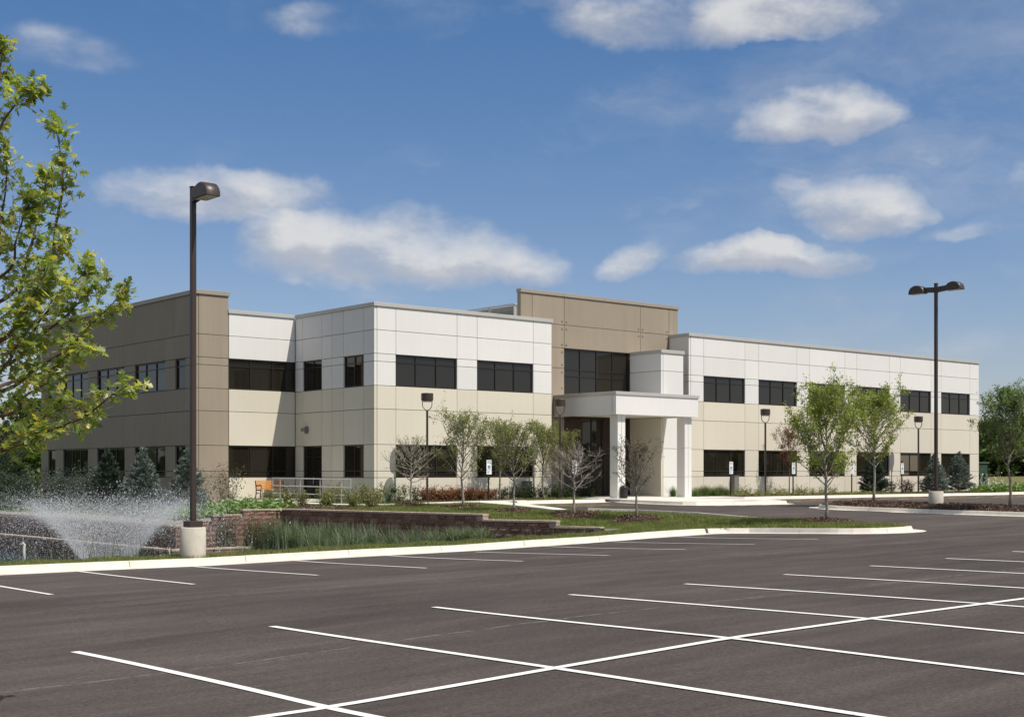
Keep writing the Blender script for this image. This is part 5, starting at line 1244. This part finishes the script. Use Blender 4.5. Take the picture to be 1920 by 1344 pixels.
# ------------------------------------------------------------------ fountain
fc = at(200, 39.0); fo = empty('fountain', (fc.x, fc.y, -1.6)); tag(fo, 'floating pond fountain throwing a wide funnel of white spray', 'fountain')
MB().lathe([(.0, -.05), (.55, -.05), (.60, .02), (.55, .08), (.20, .10), (.12, .25), (.10, .25)], 24).obj('float_ring', M['black'], fo)
rs = np.random.RandomState(77)
def drops(n, rad, umax, thick, name, vz=8.2, ang=(26, 37), pw=1.0, k=.75):
    g_ = 9.81; a = np.radians(rs.uniform(ang[0], ang[1], n)); az = rs.uniform(0, 2*PI, n); v0 = vz*rs.uniform(.88, 1.03, n); vh = v0*np.tan(a)
    t = 1.45*umax*rs.uniform(0.02, 1, n)**pw
    e = (1-np.exp(-k*t))/k; r_ = .18+vh*e; z = (v0+g_/k)*e-g_*t/k
    P0 = np.column_stack([r_*np.cos(az), r_*np.sin(az), z+.2])+rs.normal(size=(n, 3))*thick*(t[:, None]**1.2+.06)
    P0 = P0[P0[:, 2] > .02]; n = len(P0); s = rad*np.exp(rs.normal(size=n)*.45)
    octv = np.array([(1, 0, -.6), (-.5, .87, -.6), (-.5, -.87, -.6), (0, 0, 1.3)]); of = np.array([(0, 1, 3), (1, 2, 3), (2, 0, 3), (2, 1, 0)])
    V = (P0[:, None, :]+s[:, None, None]*octv[None]).reshape(-1, 3); F = (of[None]+np.arange(n)[:, None, None]*4).reshape(-1, 3)
    o = newobj(name, fastmesh(name, V, F, M['drop']), fo); tag(o, kind='stuff')
drops(110000, .0036, .38, .055, 'jet', vz=8.5, ang=(26, 31))
drops(100000, .0041, .94, .26, 'spray', vz=8.5, ang=(20, 34))
drops(6000, .0095, .98, .42, 'droplets', vz=8.5, ang=(12, 38))

# ------------------------------------------------------------------ far ground, far trees, far house
far = MB(); far.add([(-1500, 108, -.02), (-59, 108, -.02), (169, 108, 1.0), (1500, 108, 1.0), (1500, 2500, .6), (-1500, 2500, .3)], [(0, 1, 5), (1, 2, 4, 5), (2, 3, 4)])
tag(far.obj('far_field', M['field']), kind='structure')
o = MB(); o.add([(-1500, -1500, -.9), (1500, -1500, -.3), (1500, 49, .2), (169, 49, .2), (160, -44, -.2), (-59, -44, -.9), (-59, 109, -.9), (-1500, 109, -.9)], [tuple(range(8))]); tag(o.obj('far_field', M['field']), kind='structure')
kerb_line([(-15, 84), (18, 85)], 'far_kerb', zf=lambda x, y: gz(x, y)) if False else None

def bgtree(loc, H, Wd, seed, leafm, label, group, n=3200, ls=.34, base=.18, conic=0.0, name='background_tree', bark='bark'):
    rng = np.random.RandomState(seed); root = empty(name, loc); tag(root, label, 'tree', group)
    mb = MB(); mb.tube([(0, 0, -.2), (.1, 0, H*.35), (0, .1, H*.75)], [.02*H, .014*H, .005*H], 7); 
    C_ = []
    for k in range(26):
        z = H*(base+(1-base)*rng.uniform(.05, .97)); f = (z/H-base)/(1-base); rr = Wd/2*(math.sin(PI*min(1, .12+.8*f))**.6*(1-conic)+conic*(1-f))
        az = rng.uniform(0, 2*PI); q = rng.uniform(.35, .95)*rr; C_.append((q*math.cos(az), q*math.sin(az), z, Wd*rng.uniform(.09, .17)))
        if k % 2 == 0: mb.tube([(0, 0, z*.65), (q*.5*math.cos(az), q*.5*math.sin(az), z*.85), (q*math.cos(az), q*math.sin(az), z)], [.006*H, .004*H, .001*H], 4, cap=False)
    C_ = np.array(C_); idx = rng.randint(0, len(C_), n); d = rng.normal(size=(n, 3)); d /= np.linalg.norm(d, axis=1, keepdims=True); rad = C_[idx, 3]*rng.uniform(.45, 1.25, n)
    P0 = C_[idx, :3]+d*rad[:, None]*np.array([1, 1, .75]); V, F = leaf_cloud(P0, ls, T_HEX, rng, nz=.3, dirs=d, dirw=.35)
    mb.obj('trunk', M[bark], root); newobj('crown', fastmesh('crown', V, F, M[leafm]), root); return root
GL = 'trees left of the building'
for i, (px, d, H, Wd, lm, lab) in enumerate([(20, 104, 5.6, 7.5, 'bgleafy', 'bright green tree at the left edge below the maple branches'), (55, 100, 5.3, 7.0, 'bgleafy', 'bright green bushy tree touching the far end of the brown side wall'),
        (52, 118, 8.8, 6.0, 'bgleaf', 'taller grey green tree rising behind the bright green ones'), (95, 120, 7.0, 7, 'bgleaf', 'dark tree mostly hidden behind the brown side wall'), (-30, 108, 5.5, 7, 'bgleaf', 'dark tree just outside the left edge'), (36, 92, 2.7, 2.2, 'bgleaf', 'small multi stemmed tree on the far lawn beyond the pond')]):
    q = at(px, d); bgtree((q.x, q.y, -.1), H, Wd, 200+i, lm, lab, GL, ls=.32 if H > 3 else .14, n=3600 if H > 3 else 1500, base=.1 if H > 3 else .3)
GRt = 'trees beyond the right end'
for i, (px, d, H, Wd, lm, lab) in enumerate([(1846, 138, 5.6, 5.4, 'bgleaf', 'dark round tree directly behind the right end of the building'), (1868, 140, 5.3, 6, 'bgleaf', 'dark tree second from the building end'), (1884, 150, 4.4, 7, 'spruced', 'very dark tree low behind the young maple'),
        (1905, 146, 5.4, 5.5, 'bgleafy', 'yellow green tree at the right edge beyond the lawn'), (1925, 140, 5.9, 5.5, 'bgleaf', 'tall green tree cut by the right edge'), (1960, 140, 5.6, 8, 'bgleaf', 'green tree outside the right edge'), (1830, 150, 6, 7, 'bgleaf', 'dark tree hidden behind the building corner')]):
    q = at(px, d); bgtree((q.x, q.y, gz(q.x, q.y) if q.y < 105 and q.x < 165 else 1.3), H, Wd, 220+i, lm, lab, GRt, ls=.36, n=3600, base=.05)
q = at(1915, 95); MB().tube([(q.x, q.y, .8), (q.x, q.y, 3.2)], .06, 6)
# distant woods all round the site; they close the horizon and show in the dark windows
rng = np.random.RandomState(8)
P0 = []
for k in range(420):
    a = rng.uniform(0, 2*PI); r_ = rng.uniform(230, 300); cx, cy = r_*math.cos(a), r_*math.sin(a)
    f = cx*FWD.x+cy*FWD.y; rgt_ = cx*RGT.x+cy*RGT.y
    inview = f > 0 and abs(rgt_/f) < .5
    H = rng.uniform(7, 12) if not inview else rng.uniform(5, 8)
    m_ = 60; d = rng.normal(size=(m_, 3)); d /= np.linalg.norm(d, axis=1, keepdims=True)
    P0.append(np.array([cx, cy, H*.5])+d*np.array([7, 7, H*.55])*rng.uniform(.6, 1.05, (m_, 1)))
P0 = np.concatenate(P0); V, F = leaf_cloud(P0, 3.4, T_HEX, rng, nz=.3)
tag(newobj('distant_woods', fastmesh('distant_woods', V, F, M['bgleaf'])), kind='stuff')
# a house far left, half hidden by the trees
q = at(-22, 150); h_ = empty('house', (q.x, q.y, -.1)); tag(h_, 'grey roofed pale house at the far left edge behind the trees', 'house')
MB().box(-7, 7, -5, 5, 0, 4.2).obj('wall', M['beige'], h_); MB().add([(-7.6, -5.6, 4.2), (7.6, -5.6, 4.2), (7.6, 5.6, 4.2), (-7.6, 5.6, 4.2), (-5, 0, 6.9), (5, 0, 6.9)], [(0, 1, 5, 4), (2, 3, 4, 5), (1, 2, 5), (3, 0, 4), (0, 3, 2, 1)]).obj('roof', M['roof'], h_)
for x_ in (-4, 0, 4): MB().box(x_-.6, x_+.6, -5.03, -5.001, 1.2, 2.8).obj('window', M['glass'], h_)

# ------------------------------------------------------------------ the near maple at the left edge
rng = np.random.RandomState(42)
mt = empty('maple_tree', (3.55, 13.4, lz(3.55, 13.4))); tag(mt, 'near silver maple reaching into the picture from the left edge', 'tree')
base = Vector((3.55, 13.4, 0)); mloc = (-3.55, -13.4, -mt.location.z)
def W3(px, py, d): q = at(px, d); return np.array([q.x, q.y, rise(py, d)])
trk = MB(); tpt = [Vector((3.55, 13.4, -.2)), Vector((3.58, 13.45, 1.2)), Vector((3.62, 13.4, 2.4)), Vector((3.6, 13.45, 3.8)), Vector((3.66, 13.5, 5.2)), Vector((3.7, 13.5, 6.4))]
trk.tube(tpt, [.13, .11, .095, .075, .05, .02], 10); trk.obj('trunk', M['bark'], mt, loc=mloc, smooth_=True)
lim = MB(); LP = []; LD = []
def limb(p0, way, r0, leafy=1.0, start=.25):
    """a limb from the trunk through measured places, with leafy side shoots"""
    pts = [np.array(p0)]+[W3(*w) for w in way]
    # smooth the path
    dense = []
    for i in range(len(pts)-1):
        for t_ in np.linspace(0, 1, 6, endpoint=False):
            a = pts[max(i-1, 0)]; b = pts[i]; c = pts[i+1]; d_ = pts[min(i+2, len(pts)-1)]
            dense.append(.5*((2*b)+(-a+c)*t_+(2*a-5*b+4*c-d_)*t_**2+(-a+3*b-3*c+d_)*t_**3))
    dense.append(pts[-1]); n = len(dense); lim.tube([Vector(q) for q in dense], [max(.0035, r0*(1-.93*i/(n-1))) for i in range(n)], 6, cap=False)
    tot = sum(np.linalg.norm(dense[i+1]-dense[i]) for i in range(n-1)); m_ = int(tot*8.2*min(leafy, 1.15))
    for k in range(m_):
        t_ = start+(1-start)*(k+rng.uniform(0, 1))/m_; i = min(int(t_*(n-1)), n-2); q = dense[i]; dd = dense[i+1]-dense[i]; dd = dd/np.linalg.norm(dd)
        s_ = rng.normal(size=3)*.8; s_ -= dd*np.dot(s_, dd); l2 = rng.uniform(.07, .26)*(1.15-.6*t_)
        sh_ = branch_pts(rng, q, dd*.7+s_, l2, 3, up=.25, wob=.15); lim.tube([Vector(u) for u in sh_], [.004, .003, .0025, .002], 3, cap=False)
        for u, w_ in zip(sh_[1:], (2, 3, 4)):
            for _ in range(w_): LP.append(u+rng.normal(size=3)*.035); LD.append((u-q)/(np.linalg.norm(u-q)+1e-6)*.5+rng.normal(size=3)*.6)
    for _ in range(9): LP.append(dense[-1]+rng.normal(size=3)*.05); LD.append(dd)
def T(z):
    for a, b in zip(tpt[:-1], tpt[1:]):
        if a.z <= z <= b.z: return list(a.lerp(b, (z-a.z)/(b.z-a.z)))
    return list(tpt[-1])
D0 = 12.6
limb(T(2.0), [(-20, 850, 12.9), (60, 818, 12.6), (150, 785, 12.3), (205, 745, 12.0), (240, 722, 11.9)], .028, .8, .3)
limb(T(2.2), [(-20, 838, 13.4), (70, 790, 13.3), (120, 765, 13.2), (165, 772, 13.1)], .016, .8, .4)
limb(T(2.5), [(0, 735, 12.9), (70, 690, 12.6), (130, 655, 12.3), (165, 650, 12.2)], .026, 1.5, .2)
limb(T(2.4), [(10, 720, 13.6), (100, 690, 13.4), (150, 630, 13.3), (195, 585, 13.3), (235, 545, 13.2)], .022, .85, .45)
limb(T(2.7), [(0, 690, 12.7), (60, 640, 12.5), (115, 600, 12.5), (155, 560, 12.4), (182, 535, 12.4)], .024, 1.5, .2)
limb(T(2.8), [(20, 660, 13.2), (75, 600, 13.0), (110, 560, 12.9), (150, 520, 12.8), (160, 512, 12.8)], .022, 1.6, .2)
limb(T(2.9), [(0, 640, 12.5), (60, 560, 12.3), (95, 500, 12.3), (105, 420, 12.3), (118, 350, 12.3), (112, 280, 12.3), (102, 232, 12.3)], .028, 1.15, .2)
limb(T(3.2), [(10, 560, 12.8), (55, 470, 12.8), (72, 400, 12.8), (85, 350, 12.9), (82, 335, 12.9)], .022, 1.5, .2)
limb(T(3.4), [(0, 520, 12.3), (30, 450, 12.2), (48, 395, 12.2), (55, 385, 12.2)], .018, 1.8, .2)
limb(T(3.6), [(-20, 500, 13.0), (0, 420, 13.0), (12, 340, 13.0), (10, 270, 13.0)], .022, 1.6, .3)
limb(T(4.2), [(-30, 330, 12.6), (0, 240, 12.6), (30, 195, 12.6), (55, 160, 12.6), (72, 168, 12.6)], .018, .75, .55)
limb(T(4.0), [(-30, 300, 12.9), (-8, 200, 12.9), (2, 120, 12.9), (2, 85, 12.9)], .020, 1.4, .3)
limb(T(3.0), [(0, 600, 13.6), (50, 520, 13.6), (100, 480, 13.5), (125, 440, 13.5)], .022, 1.5, .2)
limb(T(2.6), [(0, 780, 12.4), (50, 740, 12.3), (85, 720, 12.2), (110, 690, 12.2)], .022, 1.5, .2)
limb(T(2.9), [(-10, 640, 12.0), (40, 590, 11.9), (70, 540, 11.9), (90, 500, 11.9)], .020, 1.6, .2)
limb(T(2.3), [(-10, 700, 12.0), (30, 650, 11.9), (60, 610, 11.9), (120, 540, 11.9)], .020, 1.6, .2)
limb(T(2.1), [(-40, 860, 12.3), (10, 842, 12.2), (55, 828, 12.1), (70, 815, 12.0)], .018, 1.0, .4)
for k in range(20):     # the part of the crown beyond the frame
    az = rng.uniform(0, 2*PI); z0_ = rng.uniform(2.2, 5.6); p0 = np.array(T(z0_)); dd = np.array([math.cos(az), math.sin(az), .9])
    if np.dot(dd[:2], np.array([RGT.x, RGT.y])) > -.25: continue
    e = p0+dd*rng.uniform(.9, 1.7)*(1.25-.12*z0_); pts = branch_pts(rng, p0, dd, np.linalg.norm(e-p0), 5, up=.3, wob=.15); lim.tube([Vector(u) for u in pts], [.018, .014, .011, .008, .005, .003], 5, cap=False)
    for _ in range(70):
        i = rng.randint(1, 6); LP.append(pts[i]+rng.normal(size=3)*.16); LD.append(rng.normal(size=3))
lim.obj('branches', M['barkd'], mt, loc=mloc)
LP = np.array(LP); LD = np.array(LD); LD /= np.linalg.norm(LD, axis=1, keepdims=True); LD[:, 2] -= .25
V, F = leaf_cloud(LP, .070, T_MAP, rng, nz=.9, dirs=LD, dirw=.65)
newobj('leaves', fastmesh('leaves', V, F, M['maple']), mt, mloc)
print('TRIS', sum(len(o.data.polygons) for o in C.objects if o.type == 'MESH'), 'leaves', len(LP), nb1, nb2, nb3, nb4)
